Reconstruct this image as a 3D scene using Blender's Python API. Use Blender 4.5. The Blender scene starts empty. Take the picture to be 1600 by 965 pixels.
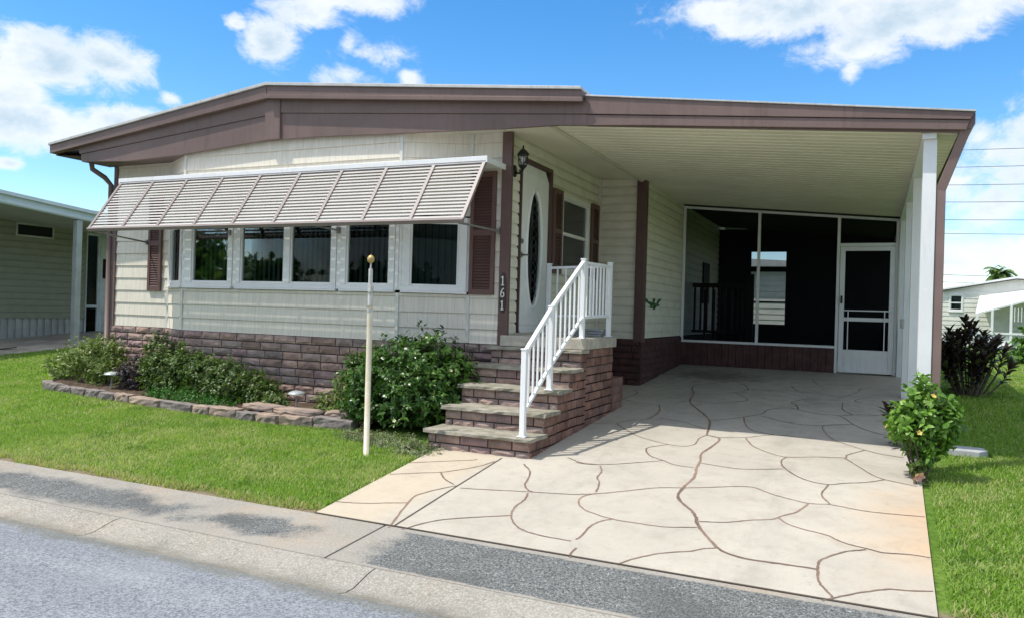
import bpy, math, random
import numpy as np
from mathutils import Vector, Matrix
random.seed(7); rng = np.random.default_rng(7)
SC = bpy.context.scene
COL = SC.collection
# ------------------------------------------------------------------ camera
cam_d = bpy.data.cameras.new('camera'); cam = bpy.data.objects.new('camera', cam_d); COL.objects.link(cam)
FW = Vector((-.42022, .90742, .00114)); RT = Vector((.90699, .41998, .02941))
FW.normalize(); RT = (RT - FW*RT.dot(FW)).normalized(); UP = RT.cross(FW)
cam.matrix_world = Matrix(((RT.x, UP.x, -FW.x, 3.7451), (RT.y, UP.y, -FW.y, -7.888), (RT.z, UP.z, -FW.z, .8594), (0, 0, 0, 1)))
cam_d.sensor_width = 36; cam_d.lens = 36*1217.9/1600; cam_d.clip_end = 2000; cam_d.clip_start = .05
SC.camera = cam
# ------------------------------------------------------------------ sun, sky, exposure
SUN = Vector((-.42, -.32, 1)).normalized()
sd = bpy.data.lights.new('sun', 'SUN'); sun = bpy.data.objects.new('sun', sd); COL.objects.link(sun)
sd.energy = 2.75; sd.angle = math.radians(.5); sd.color = (1, .95, .87)
sun.rotation_euler = SUN.to_track_quat('Z', 'Y').to_euler(); sun.location = (-20, -15, 40)
SC.view_settings.view_transform = 'Standard'; SC.view_settings.look = 'None'
SC.view_settings.exposure = .72; SC.view_settings.gamma = 1; SC.view_settings.use_curve_mapping = False

class NT:
    """small helper for node trees"""
    def __init__(s, tree): s.t = tree; s.n = tree.nodes; s.l = tree.links
    def node(s, k, **kw):
        n = s.n.new(k)
        for a, b in kw.items(): setattr(n, a, b)
        return n
    def put(s, sock, v):
        if isinstance(v, bpy.types.NodeSocket): s.l.new(v, sock)
        elif v is not None: sock.default_value = v
    def m(s, op, a, b=None, c=None, clamp=False):
        n = s.node('ShaderNodeMath', operation=op); n.use_clamp = clamp
        s.put(n.inputs[0], a)
        if b is not None: s.put(n.inputs[1], b)
        if c is not None: s.put(n.inputs[2], c)
        return n.outputs[0]
    def mix(s, f, a, b, mode='MIX'):
        n = s.node('ShaderNodeMix', data_type='RGBA', blend_type=mode)
        s.put(n.inputs[0], f); s.put(n.inputs[6], c4(a)); s.put(n.inputs[7], c4(b)); return n.outputs[2]
    def noise(s, v, scale, detail=4, rough=.55, dist=0):
        n = s.node('ShaderNodeTexNoise'); s.put(n.inputs['Vector'], v); n.inputs['Scale'].default_value = scale
        n.inputs['Detail'].default_value = detail; n.inputs['Roughness'].default_value = rough; n.inputs['Distortion'].default_value = dist
        return n.outputs[0]
    def step(s, v, a, b):
        n = s.node('ShaderNodeMapRange', interpolation_type='SMOOTHSTEP'); s.put(n.inputs[0], v)
        s.put(n.inputs[1], a); s.put(n.inputs[2], b); return n.outputs[0]
    def mapping(s, v, scale=(1, 1, 1), rot=(0, 0, 0), loc=(0, 0, 0)):
        n = s.node('ShaderNodeMapping'); s.put(n.inputs[0], v); n.inputs[1].default_value = loc
        n.inputs[2].default_value = rot; n.inputs[3].default_value = scale; return n.outputs[0]
    def sep(s, v):
        n = s.node('ShaderNodeSeparateXYZ'); s.put(n.inputs[0], v); return n.outputs
    def comb(s, x, y, z=0.):
        n = s.node('ShaderNodeCombineXYZ'); s.put(n.inputs[0], x); s.put(n.inputs[1], y); s.put(n.inputs[2], z); return n.outputs[0]
def c4(c):
    if isinstance(c, (tuple, list)) and len(c) == 3: return (*c, 1)
    return c

world = bpy.data.worlds.new('World'); SC.world = world; world.use_nodes = True
w = NT(world.node_tree); w.n.clear()
sky = w.node('ShaderNodeTexSky', sky_type='NISHITA'); sky.sun_disc = False
sky.sun_elevation = math.asin(SUN.z); sky.sun_rotation = math.atan2(SUN.x, SUN.y)
sky.air_density = 1.0; sky.dust_density = .1; sky.ozone_density = 2.6
hs = w.node('ShaderNodeHueSaturation'); w.put(hs.inputs['Color'], sky.outputs[0]); hs.inputs['Saturation'].default_value = 1.34; hs.inputs['Value'].default_value = .86
tc = w.node('ShaderNodeTexCoord').outputs['Generated']
X, Y, Z = w.sep(tc)
az = w.m('ARCTAN2', X, Y); el = w.m('ARCSINE', w.m('MAXIMUM', w.m('MINIMUM', Z, 1.), -1.))
# clouds: one field of soft ellipses (azimuth, elevation in radians) broken up by noise
CL = [(-0.986, 0.251, 0.0775, 0.0405, 1.6), (-0.918, 0.259, 0.0575, 0.034, 1.5), (-0.985, 0.188, 0.0895, 0.03, 1.5), (-0.904, 0.199, 0.059, 0.0195, 1.0), (-1.009, 0.218, 0.052, 0.039, 1.3), (-0.647, 0.369, 0.086, 0.0225, 1.4), (-0.693, 0.346, 0.046, 0.021, 1.1), (-0.744, 0.307, 0.0355, 0.0255, 1.2), (-0.783, 0.323, 0.013, 0.0085, 0.9), (-0.626, 0.306, 0.0475, 0.016, 0.75), (-0.652, 0.28, 0.031, 0.0165, 0.9), (-0.65, 0.315, 0.0175, 0.019, 0.8), (-0.596, 0.309, 0.032, 0.0165, 0.7), (-0.571, 0.284, 0.016, 0.015, 0.8), (-0.09, 0.357, 0.145, 0.0325, 1.5), (0.048, 0.345, 0.1415, 0.04, 1.6), (-0.032, 0.31, 0.0625, 0.0205, 1.0), (-0.18, 0.36, 0.0615, 0.0195, 1.2), (-0.031, 0.285, 0.011, 0.0165, 0.8), (0.138, 0.182, 0.0525, 0.0535, 1.08), (0.084, 0.155, 0.0375, 0.0315, 0.79), (0.121, 0.129, 0.0535, 0.0275, 0.86), (0.086, 0.074, 0.068, 0.0285, 0.86), (0.14, 0.074, 0.0345, 0.0275, 0.72), (0.101, 0.206, 0.021, 0.0205, 0.72), (-0.854, 0.231, 0.015, 0.0085, 0.7), (-1.013, 0.14, 0.0125, 0.006, 0.7), (-1.087, 0.235, 0.078, 0.0735, 1.6), (0.223, 0.262, 0.072, 0.067, 1.5), (0.226, 0.117, 0.0615, 0.0705, 0.9)]
uv = w.comb(az, w.m('MULTIPLY', el, 1.5), 0.)
n1 = w.m('ADD', w.m('MULTIPLY', w.noise(uv, 6.0, 10, .62, .4), .62), w.m('MULTIPLY', w.noise(w.mapping(uv, loc=(7, 2, 3)), 19., 10, .7, .6), .38)); n2 = w.noise(w.mapping(uv, loc=(3, 5, 1)), 2.6, 5, .55)
field = None
for (ca, ce, ra, re, wt) in CL:
    a = w.m('DIVIDE', w.m('SUBTRACT', az, ca), ra); e = w.m('DIVIDE', w.m('SUBTRACT', el, ce), re)
    d = w.m('SQRT', w.m('ADD', w.m('MULTIPLY', a, a), w.m('MULTIPLY', e, e)))
    f = w.m('MULTIPLY', w.m('SUBTRACT', 1.0, d), wt)
    field = f if field is None else w.m('MAXIMUM', field, f)
inview = w.m('MULTIPLY', w.step(az, -1.25, -1.05), w.m('SUBTRACT', 1.0, w.step(az, .2, .4)))
inview = w.m('MULTIPLY', inview, w.m('SUBTRACT', 1.0, w.step(el, .42, .6)))
wild = w.m('MULTIPLY', w.m('SUBTRACT', n2, .44), 5.0)  # out-of-view clouds, kept plentiful to add neutral fill light
field = w.m('ADD', w.m('MULTIPLY', field, inview), w.m('MULTIPLY', wild, w.m('SUBTRACT', 1.0, inview)))
field = w.m('MAXIMUM', field, -1.2)
dens = w.m('ADD', w.m('ADD', field, .14), w.m('MULTIPLY', w.m('SUBTRACT', n1, .5), 5.2))
alpha = w.step(dens, -.12, .85)
shade = w.step(w.noise(w.mapping(uv, loc=(0, .035, 0)), 9.0, 6, .6), .36, .62)
thick = w.step(dens, .2, 1.6)
ccol = w.mix(w.m('MULTIPLY', shade, thick), (4.15, 4.3, 4.45), (2.35, 3.0, 3.5))
glow = w.node('ShaderNodeVectorMath', operation='DOT_PRODUCT'); w.put(glow.inputs[0], tc); glow.inputs[1].default_value = SUN
ccol = w.mix(w.step(glow.outputs['Value'], .55, 1.), ccol, (11, 10.6, 9.9))   # clouds towards the sun, out of view, brightened for more fill light
skyc = w.mix(w.m('MULTIPLY', alpha, .93), hs.outputs[0], ccol)
bg = w.node('ShaderNodeBackground'); w.put(bg.inputs[0], skyc); bg.inputs[1].default_value = .15
wo = w.node('ShaderNodeOutputWorld'); w.put(wo.inputs[0], bg.outputs[0])

# ------------------------------------------------------------------ materials
MATS = {}
def mat(name, col, rough=.6, var=.12, vs=3., bump=.0, bs=60., spec=.4, metal=0., col2=None, fine=0.):
    """plain procedural surface: two-scale colour variation plus a fine bump"""
    if name in MATS: return MATS[name]
    m = bpy.data.materials.new(name); m.use_nodes = True; t = NT(m.node_tree); b = t.n['Principled BSDF']
    co = t.node('ShaderNodeTexCoord').outputs['Object']
    c2 = col2 if col2 else tuple(c*(1-var*2) for c in col)
    f = t.step(t.noise(co, vs, 6, .62), .34, .66)
    c = t.mix(f, col, c2)
    if fine: c = t.mix(fine, c, t.mix(t.step(t.noise(co, vs*30, 3, .7), .3, .7), (.6,)*3, (1.25,)*3), 'MULTIPLY')
    t.put(b.inputs['Base Color'], c); b.inputs['Roughness'].default_value = rough; b.inputs['Metallic'].default_value = metal
    b.inputs['Specular IOR Level'].default_value = spec
    if bump:
        bn = t.node('ShaderNodeBump'); bn.inputs['Strength'].default_value = bump; bn.inputs['Distance'].default_value = .004
        t.put(bn.inputs['Height'], t.noise(co, bs, 5, .65)); t.put(b.inputs['Normal'], bn.outputs[0])
    MATS[name] = m; return m

def leaf_mat(name, c1, c2, c3=None, rough=.42):
    m = bpy.data.materials.new(name); m.use_nodes = True; t = NT(m.node_tree); b = t.n['Principled BSDF']
    at = t.node('ShaderNodeAttribute', attribute_name='rnd').outputs['Fac']
    c = t.mix(t.step(at, 0., .8), c1, c2)
    if c3: c = t.mix(t.step(at, .86, .96), c, c3)
    t.put(b.inputs['Base Color'], c); b.inputs['Roughness'].default_value = rough; b.inputs['Specular IOR Level'].default_value = .35
    tr = t.node('ShaderNodeBsdfTranslucent'); t.put(tr.inputs[0], t.mix(1., c, (1.1, 1.25, .5), 'MULTIPLY'))
    mx = t.node('ShaderNodeMixShader'); mx.inputs[0].default_value = .3
    t.put(mx.inputs[1], b.outputs[0]); t.put(mx.inputs[2], tr.outputs[0])
    t.put(t.n['Material Output'].inputs[0], mx.outputs[0]); return m

CREAM = (.66, .64, .56)
TRIM = mat('taupe_paint', (.185, .125, .108), .5, .1, .9, .3, 200)
TRIMD = mat('brown_paint', (.10, .058, .05), .5, .08, 2, .2, 200)
WHITE = mat('white_paint', (.80, .81, .80), .4, .03, 2, .1, 120)
WHITEV = mat('white_vinyl', (.78, .78, .75), .35, .04, 2)
METAL = mat('roof_edge_metal', (.55, .55, .53), .35, .08, 5)
SOFFIT = mat('cream_soffit', (.60, .57, .45), .6, .05, 1.2, .1)
STONE = mat('tread_stone', (.36, .33, .27), .85, .22, 7, 1.0, 45, .2, 0, (.22, .21, .16), .5)
SLAB = mat('beige_slab', (.50, .47, .39), .85, .15, 6, .5, 60, .2, 0, (.36, .33, .27), .3)
BRICK = mat('rockface_brick', (.37, .275, .24), .85, .2, 5, 1.0, 70, .2, 0, (.23, .175, .16), .6)
BRICKS = mat('side_brick', (.29, .170, .135), .85, .2, 4, .6, 90, .2, 0, (.17, .098, .08), .35)
BRICKD = mat('dark_red_skirt', (.085, .034, .032), .8, .2, 4, .5, 80)
MORTAR = mat('dark_mortar', (.05, .038, .036), .9, .1)
BLACK = mat('black_metal', (.012, .012, .013), .35, .1)
DARK = mat('dark_interior', (.012, .013, .014), .9, .1)
CHROME = mat('satin_nickel', (.35, .34, .32), .3, .1, 3, metal=1.)
BRASS = mat('worn_gold_paint', (.55, .38, .14), .4, .15, 14, .3, 80, .5, .35, (.38, .28, .12))
SOIL = mat('bed_soil', (.115, .085, .06), .95, .25, 9, 1., 60, .1, 0, None, .6)
EDGE = mat('edging_stone', (.40, .30, .23), .9, .2, 6, 1., 50, .2, 0, (.22, .18, .16), .5)
def per_block(m, cols):
    t = NT(m.node_tree); b = t.n['Principled BSDF']; src = b.inputs['Base Color'].links[0].from_socket
    r = t.node('ShaderNodeNewGeometry').outputs['Random Per Island']; cr = t.node('ShaderNodeValToRGB'); cr.color_ramp.interpolation = 'CONSTANT'
    while len(cr.color_ramp.elements) < len(cols): cr.color_ramp.elements.new(.5)
    for i, c in enumerate(cols): cr.color_ramp.elements[i].position = i/len(cols); cr.color_ramp.elements[i].color = (*c, 1)
    t.put(cr.inputs[0], r); t.put(b.inputs['Base Color'], t.mix(1., src, cr.outputs[0], 'MULTIPLY'))
per_block(BRICK, [(1, 1, 1), (1.1, 1.0, .93), (.78, .80, .80), (.95, 1.0, .98), (1.2, 1.16, 1.1), (.85, .78, .72), (1.0, .92, .98)])
per_block(BRICKS, [(1, 1, 1), (1.12, 1.0, .93), (.85, .86, .86), (.95, .97, .98), (1.15, 1.12, 1.05), (.9, .85, .8)])
def streaks(m, k=.82):
    t = NT(m.node_tree); b = t.n['Principled BSDF']; src = b.inputs['Base Color'].links[0].from_socket
    co = t.node('ShaderNodeTexCoord').outputs['Object']
    s_ = t.m('MULTIPLY', t.step(t.noise(t.mapping(co, scale=(11, 11, 1.1)), 1.6, 6, .7), .46, .72), t.step(t.noise(co, 1.1, 3), .35, .6))
    t.put(b.inputs['Base Color'], t.mix(t.m('MULTIPLY', s_, .8), src, t.mix(1., src, (k, k*.98, k*.93), 'MULTIPLY')))
    c2 = b.inputs['Base Color'].links[0].from_socket
    t.put(b.inputs['Base Color'], t.mix(t.m('MULTIPLY', t.step(t.noise(co, 3.3, 6, .7), .58, .72), .35), c2, t.mix(1., c2, (1.28, 1.28, 1.3), 'MULTIPLY')))
streaks(TRIM, .74); streaks(WHITE, .86); streaks(METAL, .7)
BARK = mat('shrub_bark', (.13, .10, .07), .9, .2, 20)
BLIND = mat('grey_blinds', (.16, .185, .175), .8, .1, 3)

def siding_mat(name, col, shake):
    m = bpy.data.materials.new(name); m.use_nodes = True; t = NT(m.node_tree); b = t.n['Principled BSDF']
    u = t.node('ShaderNodeUVMap', uv_map='UVMap').outputs[0]
    st = t.noise(t.mapping(u, scale=(9., .8, 1) if shake else (1., 1.5, 1)), 4, 4, .6)
    c = t.mix(t.step(st, .3, .75), col, tuple(a*.86 for a in col))
    dirt = t.step(t.noise(u, 1.3, 5, .6), .5, .8)
    c = t.mix(t.m('MULTIPLY', dirt, .35), c, tuple(a*k for a, k in zip(col, (.80, .78, .72))))
    bn = t.node('ShaderNodeBump'); bn.inputs['Strength'].default_value = .5; bn.inputs['Distance'].default_value = .004
    grain = t.noise(t.mapping(u, scale=(60., 2.5, 1) if shake else (3., 60., 1)), 3, 5, .6)
    if shake:
        br = t.node('ShaderNodeTexBrick'); t.put(br.inputs['Vector'], u); br.offset = .37; br.offset_frequency = 2; br.squash = .8; br.squash_frequency = 3
        br.inputs['Scale'].default_value = 1.; br.inputs['Brick Width'].default_value = .115; br.inputs['Row Height'].default_value = .1755
        br.inputs['Mortar Size'].default_value = .0022; br.inputs['Mortar Smooth'].default_value = .3
        br.inputs['Color1'].default_value = (1, 1, 1, 1); br.inputs['Color2'].default_value = (.955, .955, .955, 1); br.inputs['Mortar'].default_value = (.80, .78, .75, 1)
        c = t.mix(1., c, br.outputs[0], 'MULTIPLY')
        t.put(bn.inputs['Height'], t.m('SUBTRACT', t.m('MULTIPLY', grain, .5), br.outputs[1]))
    else: t.put(bn.inputs['Height'], t.m('MULTIPLY', grain, .35))
    t.put(b.inputs['Normal'], bn.outputs[0])
    t.put(b.inputs['Base Color'], c); b.inputs['Roughness'].default_value = .62; b.inputs['Specular IOR Level'].default_value = .3
    return m
SHAKE = siding_mat('cream_shake_siding', (.77, .715, .60), True)
VINYL = siding_mat('cream_lap_siding', (.73, .70, .58), False)
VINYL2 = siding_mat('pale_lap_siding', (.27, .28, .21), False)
WHITESD = siding_mat('off_white_lap_siding', (.74, .73, .66), False)

def glass_mat(name, tint=.68, col=(.75, .85, .82)):
    m = bpy.data.materials.new(name); m.use_nodes = True; t = NT(m.node_tree); t.n.clear()
    tr = t.node('ShaderNodeBsdfTransparent'); tr.inputs[0].default_value = (*[c*tint for c in col], 1)
    gl = t.node('ShaderNodeBsdfGlossy'); gl.inputs['Roughness'].default_value = .02; gl.inputs[0].default_value = (.9, .95, 1, 1)
    fr = t.node('ShaderNodeFresnel'); fr.inputs[0].default_value = 1.45
    co = t.node('ShaderNodeTexCoord').outputs['Object']
    bn = t.node('ShaderNodeBump'); bn.inputs['Strength'].default_value = .05; bn.inputs['Distance'].default_value = .02
    t.put(bn.inputs['Height'], t.noise(co, 2.2, 2)); t.put(gl.inputs['Normal'], bn.outputs[0])
    mx = t.node('ShaderNodeMixShader'); t.put(mx.inputs[0], t.m('MULTIPLY', fr.outputs[0], .2)); t.put(mx.inputs[1], tr.outputs[0]); t.put(mx.inputs[2], gl.outputs[0])
    o = t.node('ShaderNodeOutputMaterial'); t.put(o.inputs[0], mx.outputs[0]); return m
GLASS = glass_mat('window_glass')
LAMPGLASS = glass_mat('lantern_glass', .95, (1, 1, 1))
def screen_mat():
    m = bpy.data.materials.new('dark_insect_screen'); m.use_nodes = True; t = NT(m.node_tree); t.n.clear()
    tr = t.node('ShaderNodeBsdfTransparent'); tr.inputs[0].default_value = (.75, .8, .85, 1)
    df = t.node('ShaderNodeBsdfDiffuse'); df.inputs[0].default_value = (.006, .006, .008, 1)
    mx = t.node('ShaderNodeMixShader'); mx.inputs[0].default_value = .5
    t.put(mx.inputs[1], tr.outputs[0]); t.put(mx.inputs[2], df.outputs[0])
    o = t.node('ShaderNodeOutputMaterial'); t.put(o.inputs[0], mx.outputs[0]); return m
SCREEN = screen_mat()

# ------------------------------------------------------------------ mesh helpers
WL = {}     # world location of every root
def tagp(o, label=None, cat=None, group=None, kind=None):
    for k, v in (('label', label), ('category', cat), ('group', group), ('kind', kind)):
        if v: o[k] = v
    return o
def root(name, loc, label, cat, group=None):
    o = bpy.data.objects.new(name, None); COL.objects.link(o); o.location = loc; o.empty_display_size = .1
    WL[o.name] = Vector(loc); return tagp(o, label, cat, group)
class MB:
    def __init__(s): s.v = []; s.f = []; s.uv = None
    def add(s, vs, fs):
        k = len(s.v); s.v += [tuple(a) for a in vs]; s.f += [tuple(i+k for i in f) for f in fs]; return s
    def box(s, x0, y0, z0, x1, y1, z1, T=None):
        vs = [(x, y, z) for z in (z0, z1) for y in (y0, y1) for x in (x0, x1)]
        if T: vs = [T(*v) for v in vs]
        return s.add(vs, [(0, 2, 3, 1), (4, 5, 7, 6), (0, 1, 5, 4), (2, 6, 7, 3), (0, 4, 6, 2), (1, 3, 7, 5)])
    def prism(s, pts, fn, a, b):
        """extrude a 2D outline; fn(p, q, t) -> xyz"""
        n = len(pts); vs = [fn(p, q, a) for p, q in pts]+[fn(p, q, b) for p, q in pts]
        fs = [tuple(range(n))[::-1], tuple(range(n, 2*n))]+[(i, (i+1) % n, (i+1) % n+n, i+n) for i in range(n)]
        return s.add(vs, fs)
    def tube(s, pts, r, n=8, cap=True):
        pts = [Vector(p) for p in pts]; rs = r if isinstance(r, (list, tuple)) else [r]*len(pts); k = len(s.v); ref = None
        for i, p in enumerate(pts):
            d = (pts[min(i+1, len(pts)-1)]-pts[max(i-1, 0)]).normalized()
            if ref is None: ref = Vector((1, 0, 0)) if abs(d.x) < .8 else Vector((0, 1, 0))
            a = d.cross(ref).normalized(); b = d.cross(a); ref = -b.cross(d).cross(d) if False else ref
            for j in range(n):
                q = p+(a*math.cos(2*math.pi*j/n)+b*math.sin(2*math.pi*j/n))*rs[i]; s.v.append(tuple(q))
        for i in range(len(pts)-1):
            for j in range(n):
                s.f.append((k+i*n+j, k+i*n+(j+1) % n, k+(i+1)*n+(j+1) % n, k+(i+1)*n+j))
        if cap: s.f.append(tuple(k+j for j in range(n))); s.f.append(tuple(k+(len(pts)-1)*n+j for j in range(n))[::-1])
        return s
    def beam(s, p, q, w, h, upv=(0, 0, 1)):
        p = Vector(p); q = Vector(q); d = (q-p).normalized(); a = d.cross(Vector(upv)).normalized(); b = a.cross(d)
        vs = [e+a*i*w/2+b*j*h/2 for e in (p, q) for i in (-1, 1) for j in (-1, 1)]
        return s.add(vs, [(0, 1, 3, 2), (4, 6, 7, 5), (0, 4, 5, 1), (2, 3, 7, 6), (0, 2, 6, 4), (1, 5, 7, 3)])
    def lathe(s, c, prof, n=20):
        k = len(s.v)
        for r, z in prof:
            for j in range(n): s.v.append((c[0]+r*math.cos(2*math.pi*j/n), c[1]+r*math.sin(2*math.pi*j/n), c[2]+z))
        for i in range(len(prof)-1):
            for j in range(n): s.f.append((k+i*n+j, k+i*n+(j+1) % n, k+(i+1)*n+(j+1) % n, k+(i+1)*n+j))
        s.f.append(tuple(k+j for j in range(n))[::-1]); s.f.append(tuple(k+(len(prof)-1)*n+j for j in range(n)))
        return s
    def build(s, name, m, parent=None, bevel=0, smooth=False, **tags):
        off = Vector((0, 0, 0)); q = parent
        while q is not None: off += q.location; q = q.parent
        me = bpy.data.meshes.new(name); me.from_pydata([tuple(Vector(v)-off) for v in s.v], [], s.f); me.materials.append(m)
        if s.uv:
            ul = me.uv_layers.new(name='UVMap'); flat = [c for f in s.uv for p in f for c in p]; ul.data.foreach_set('uv', flat)
        me.update()
        if smooth: me.polygons.foreach_set('use_smooth', [True]*len(me.polygons))
        o = bpy.data.objects.new(name, me); COL.objects.link(o); o.parent = parent
        if bevel:
            b = o.modifiers.new('bevel', 'BEVEL'); b.width = bevel; b.segments = 2; b.limit_method = 'ANGLE'; b.angle_limit = .7
        return tagp(o, **tags)
def frame_map(P, Q):
    """local (along, outward, z) -> world for a wall that runs P->Q; outward is to the right of the run"""
    P = Vector((P[0], P[1])); d = (Vector((Q[0], Q[1]))-P); L = d.length; d /= L; n = Vector((d.y, -d.x))
    return (lambda a, o, z: (P.x+d.x*a+n.x*o, P.y+d.y*a+n.y*o, z)), L
def lap(P, Q, z0, z1, pitch, zbase, m, parent, name='siding_wall', holes=(), depth=.013, back=.05, dutch=False):
    T, L = frame_map(P, Q); b = MB(); b.uv = []
    k = math.floor((z0-zbase)/pitch)
    zs = {round(z0, 4), round(z1, 4)}
    while zbase+k*pitch < z1:
        z = zbase+k*pitch
        if z > z0: zs.add(round(z, 4))
        k += 1
    if dutch:
        depth = .022
        for q in range(int((z1-z0)/pitch)+3):
            z = zbase+(math.floor((z0-zbase)/pitch)+q+.68)*pitch
            if z0 < z < z1: zs.add(round(z, 4))
    for h in holes: zs |= {round(h[2], 4), round(h[3], 4)}
    zs = sorted(z for z in zs if z0-1e-4 <= z <= z1+1e-4)
    def off(z, up):
        f = ((z-zbase)/pitch) % 1.
        if f > .999 or f < .001: f = 0. if up else 1.
        if dutch: return depth*(1-.12*f/.68) if f <= .6801 else depth*.88*(1-(f-.68)/.32)**.7
        return depth*(1-f)
    for a, c in zip(zs[:-1], zs[1:]):
        if c-a < .002: continue
        mid = (a+c)/2; iv = [(0, L)]
        for h in holes:
            if h[2] < mid < h[3]:
                nv = []
                for i in iv:
                    if h[0] > i[0]: nv.append((i[0], min(h[0], i[1])))
                    if h[1] < i[1]: nv.append((max(h[1], i[0]), i[1]))
                iv = [i for i in nv if i[1]-i[0] > .001]
        o0 = off(a, True); o1 = off(c, False)
        for s0, s1 in iv:
            b.add([T(s0, o0, a), T(s1, o0, a), T(s1, o1, c), T(s0, o1, c), T(s0, -back, a), T(s1, -back, a), T(s0, -back, c), T(s1, -back, c)],
                  [(0, 1, 2, 3), (0, 4, 5, 1), (0, 3, 6, 4), (1, 5, 7, 2), (3, 2, 7, 6)])
            za, zc = a-zbase, c-zbase
            b.uv += [[(s0, za), (s1, za), (s1, zc), (s0, zc)], [(s0, za)]*4, [(s0, za)]*4, [(s1, za)]*4, [(s1, zc)]*4]
    return b.build(name, m, parent)
def bricks(b, P, Q, zf, z1, course=.098, ln=.3, rough=.014, depth=.05, stag=None):
    """rock-face bricks, each a block with a broken front, on the wall P->Q from z1 down to zf(along)"""
    T, L = frame_map(P, Q); z = z1; r = 0
    while z > min(zf(0), zf(L))+.01:
        h = course*random.uniform(.97, 1.03); a = -random.uniform(.1, .9)*ln if stag is None else -stag*(r % 2)*ln
        while a < L-.005:
            w = ln*random.uniform(.8, 1.2) if stag is None else ln
            s0 = max(a, 0); s1 = min(a+w, L); a += w
            if s1-s0 < .02: continue
            zb = z-h; lim = zf((s0+s1)/2)
            if z < lim: continue
            g = .0065; x0, x1, y0, y1 = s0+g*(s0 > 0), s1-g*(s1 < L), zb+g, z-g
            nx = max(3, int((x1-x0)/.05)); ny = 3; k = len(b.v); lift = random.uniform(0, rough*.7)
            for j in range(ny+1):
                for i in range(nx+1):
                    e = (i in (0, nx)) or (j in (0, ny))
                    o = depth + (random.uniform(-.003, .001) if e else lift+random.uniform(0, rough))
                    b.v.append(T(x0+(x1-x0)*i/nx+(0 if e else random.uniform(-.3, .3)*(x1-x0)/nx), o, y0+(y1-y0)*j/ny+(0 if e else random.uniform(-.25, .25)*(y1-y0)/ny)))
            for j in range(ny):
                for i in range(nx):
                    q = k+j*(nx+1)+i
                    if random.random() < .5: b.f += [(q, q+1, q+nx+2), (q, q+nx+2, q+nx+1)]
                    else: b.f += [(q, q+1, q+nx+1), (q+1, q+nx+2, q+nx+1)]
            kk = len(b.v); b.v += [T(x0, 0, y0), T(x1, 0, y0), T(x1, 0, y1), T(x0, 0, y1)]
            row = lambda j: [k+j*(nx+1)+i for i in range(nx+1)]
            colm = lambda i: [k+j*(nx+1)+i for j in range(ny+1)]
            b.f += [tuple([kk, kk+1]+row(0)[::-1]), tuple([kk+2, kk+3]+row(ny)), tuple([kk+3, kk]+colm(0)), tuple([kk+1, kk+2]+colm(nx)[::-1])]
        z -= h; r += 1
    return b
def G(y):
    """height of the ground: the plot rises gently from the gutter to the carport and is level behind it"""
    return .0668*(max(min(y, 5.757), -4.55)-5.757)
def leafmesh(name, m, P, D, N, ln, wd, parent, curl=.12, rnd=None, **tags):
    """many small folded leaves: base P, direction D, normal N"""
    off = np.zeros(3); q = parent
    while q is not None: off += np.array(q.location); q = q.parent
    P = np.asarray(P)-off; n = len(P); D = D/np.linalg.norm(D, axis=1, keepdims=True)
    S = np.cross(D, N); S /= np.linalg.norm(S, axis=1, keepdims=True)+1e-9; N2 = np.cross(S, D)
    ln = np.broadcast_to(np.asarray(ln, float), (n,))[:, None]; wd = np.broadcast_to(np.asarray(wd, float), (n,))[:, None]
    V = np.empty((n, 6, 3)); V[:, 0] = P
    V[:, 1] = P+D*ln*.42+S*wd*.5+N2*wd*.18; V[:, 2] = P+D*ln*.42-S*wd*.5+N2*wd*.18
    V[:, 3] = P+D*ln*.78+S*wd*.32-N2*ln*curl*.4+N2*wd*.1; V[:, 4] = P+D*ln*.78-S*wd*.32-N2*ln*curl*.4+N2*wd*.1
    V[:, 5] = P+D*ln-N2*ln*curl
    pat = np.array([[0, 2, 1, -1], [1, 2, 4, 3], [3, 4, 5, -1]])
    me = bpy.data.meshes.new(name); me.vertices.add(n*6); me.vertices.foreach_set('co', V.ravel())
    base = (np.arange(n)*6)[:, None]
    loops = (base+np.array([0, 2, 1, 1, 2, 4, 3, 3, 4, 5])[None]).ravel()
    me.loops.add(len(loops)); me.loops.foreach_set('vertex_index', loops.astype(np.int32))
    st = ((np.arange(n)*10)[:, None]+np.array([0, 3, 7])[None]).ravel()
    me.polygons.add(n*3); me.polygons.foreach_set('loop_start', st.astype(np.int32))
    me.polygons.foreach_set('loop_total', np.tile([3, 4, 3], n).astype(np.int32))
    me.update(calc_edges=True); me.validate()
    at = me.attributes.new('rnd', 'FLOAT', 'POINT'); rv = rng.random(n) if rnd is None else rnd
    at.data.foreach_set('value', np.repeat(rv, 6).astype(np.float32))
    me.materials.append(m); o = bpy.data.objects.new(name, me); COL.objects.link(o); o.parent = parent
    return tagp(o, **tags)

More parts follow.
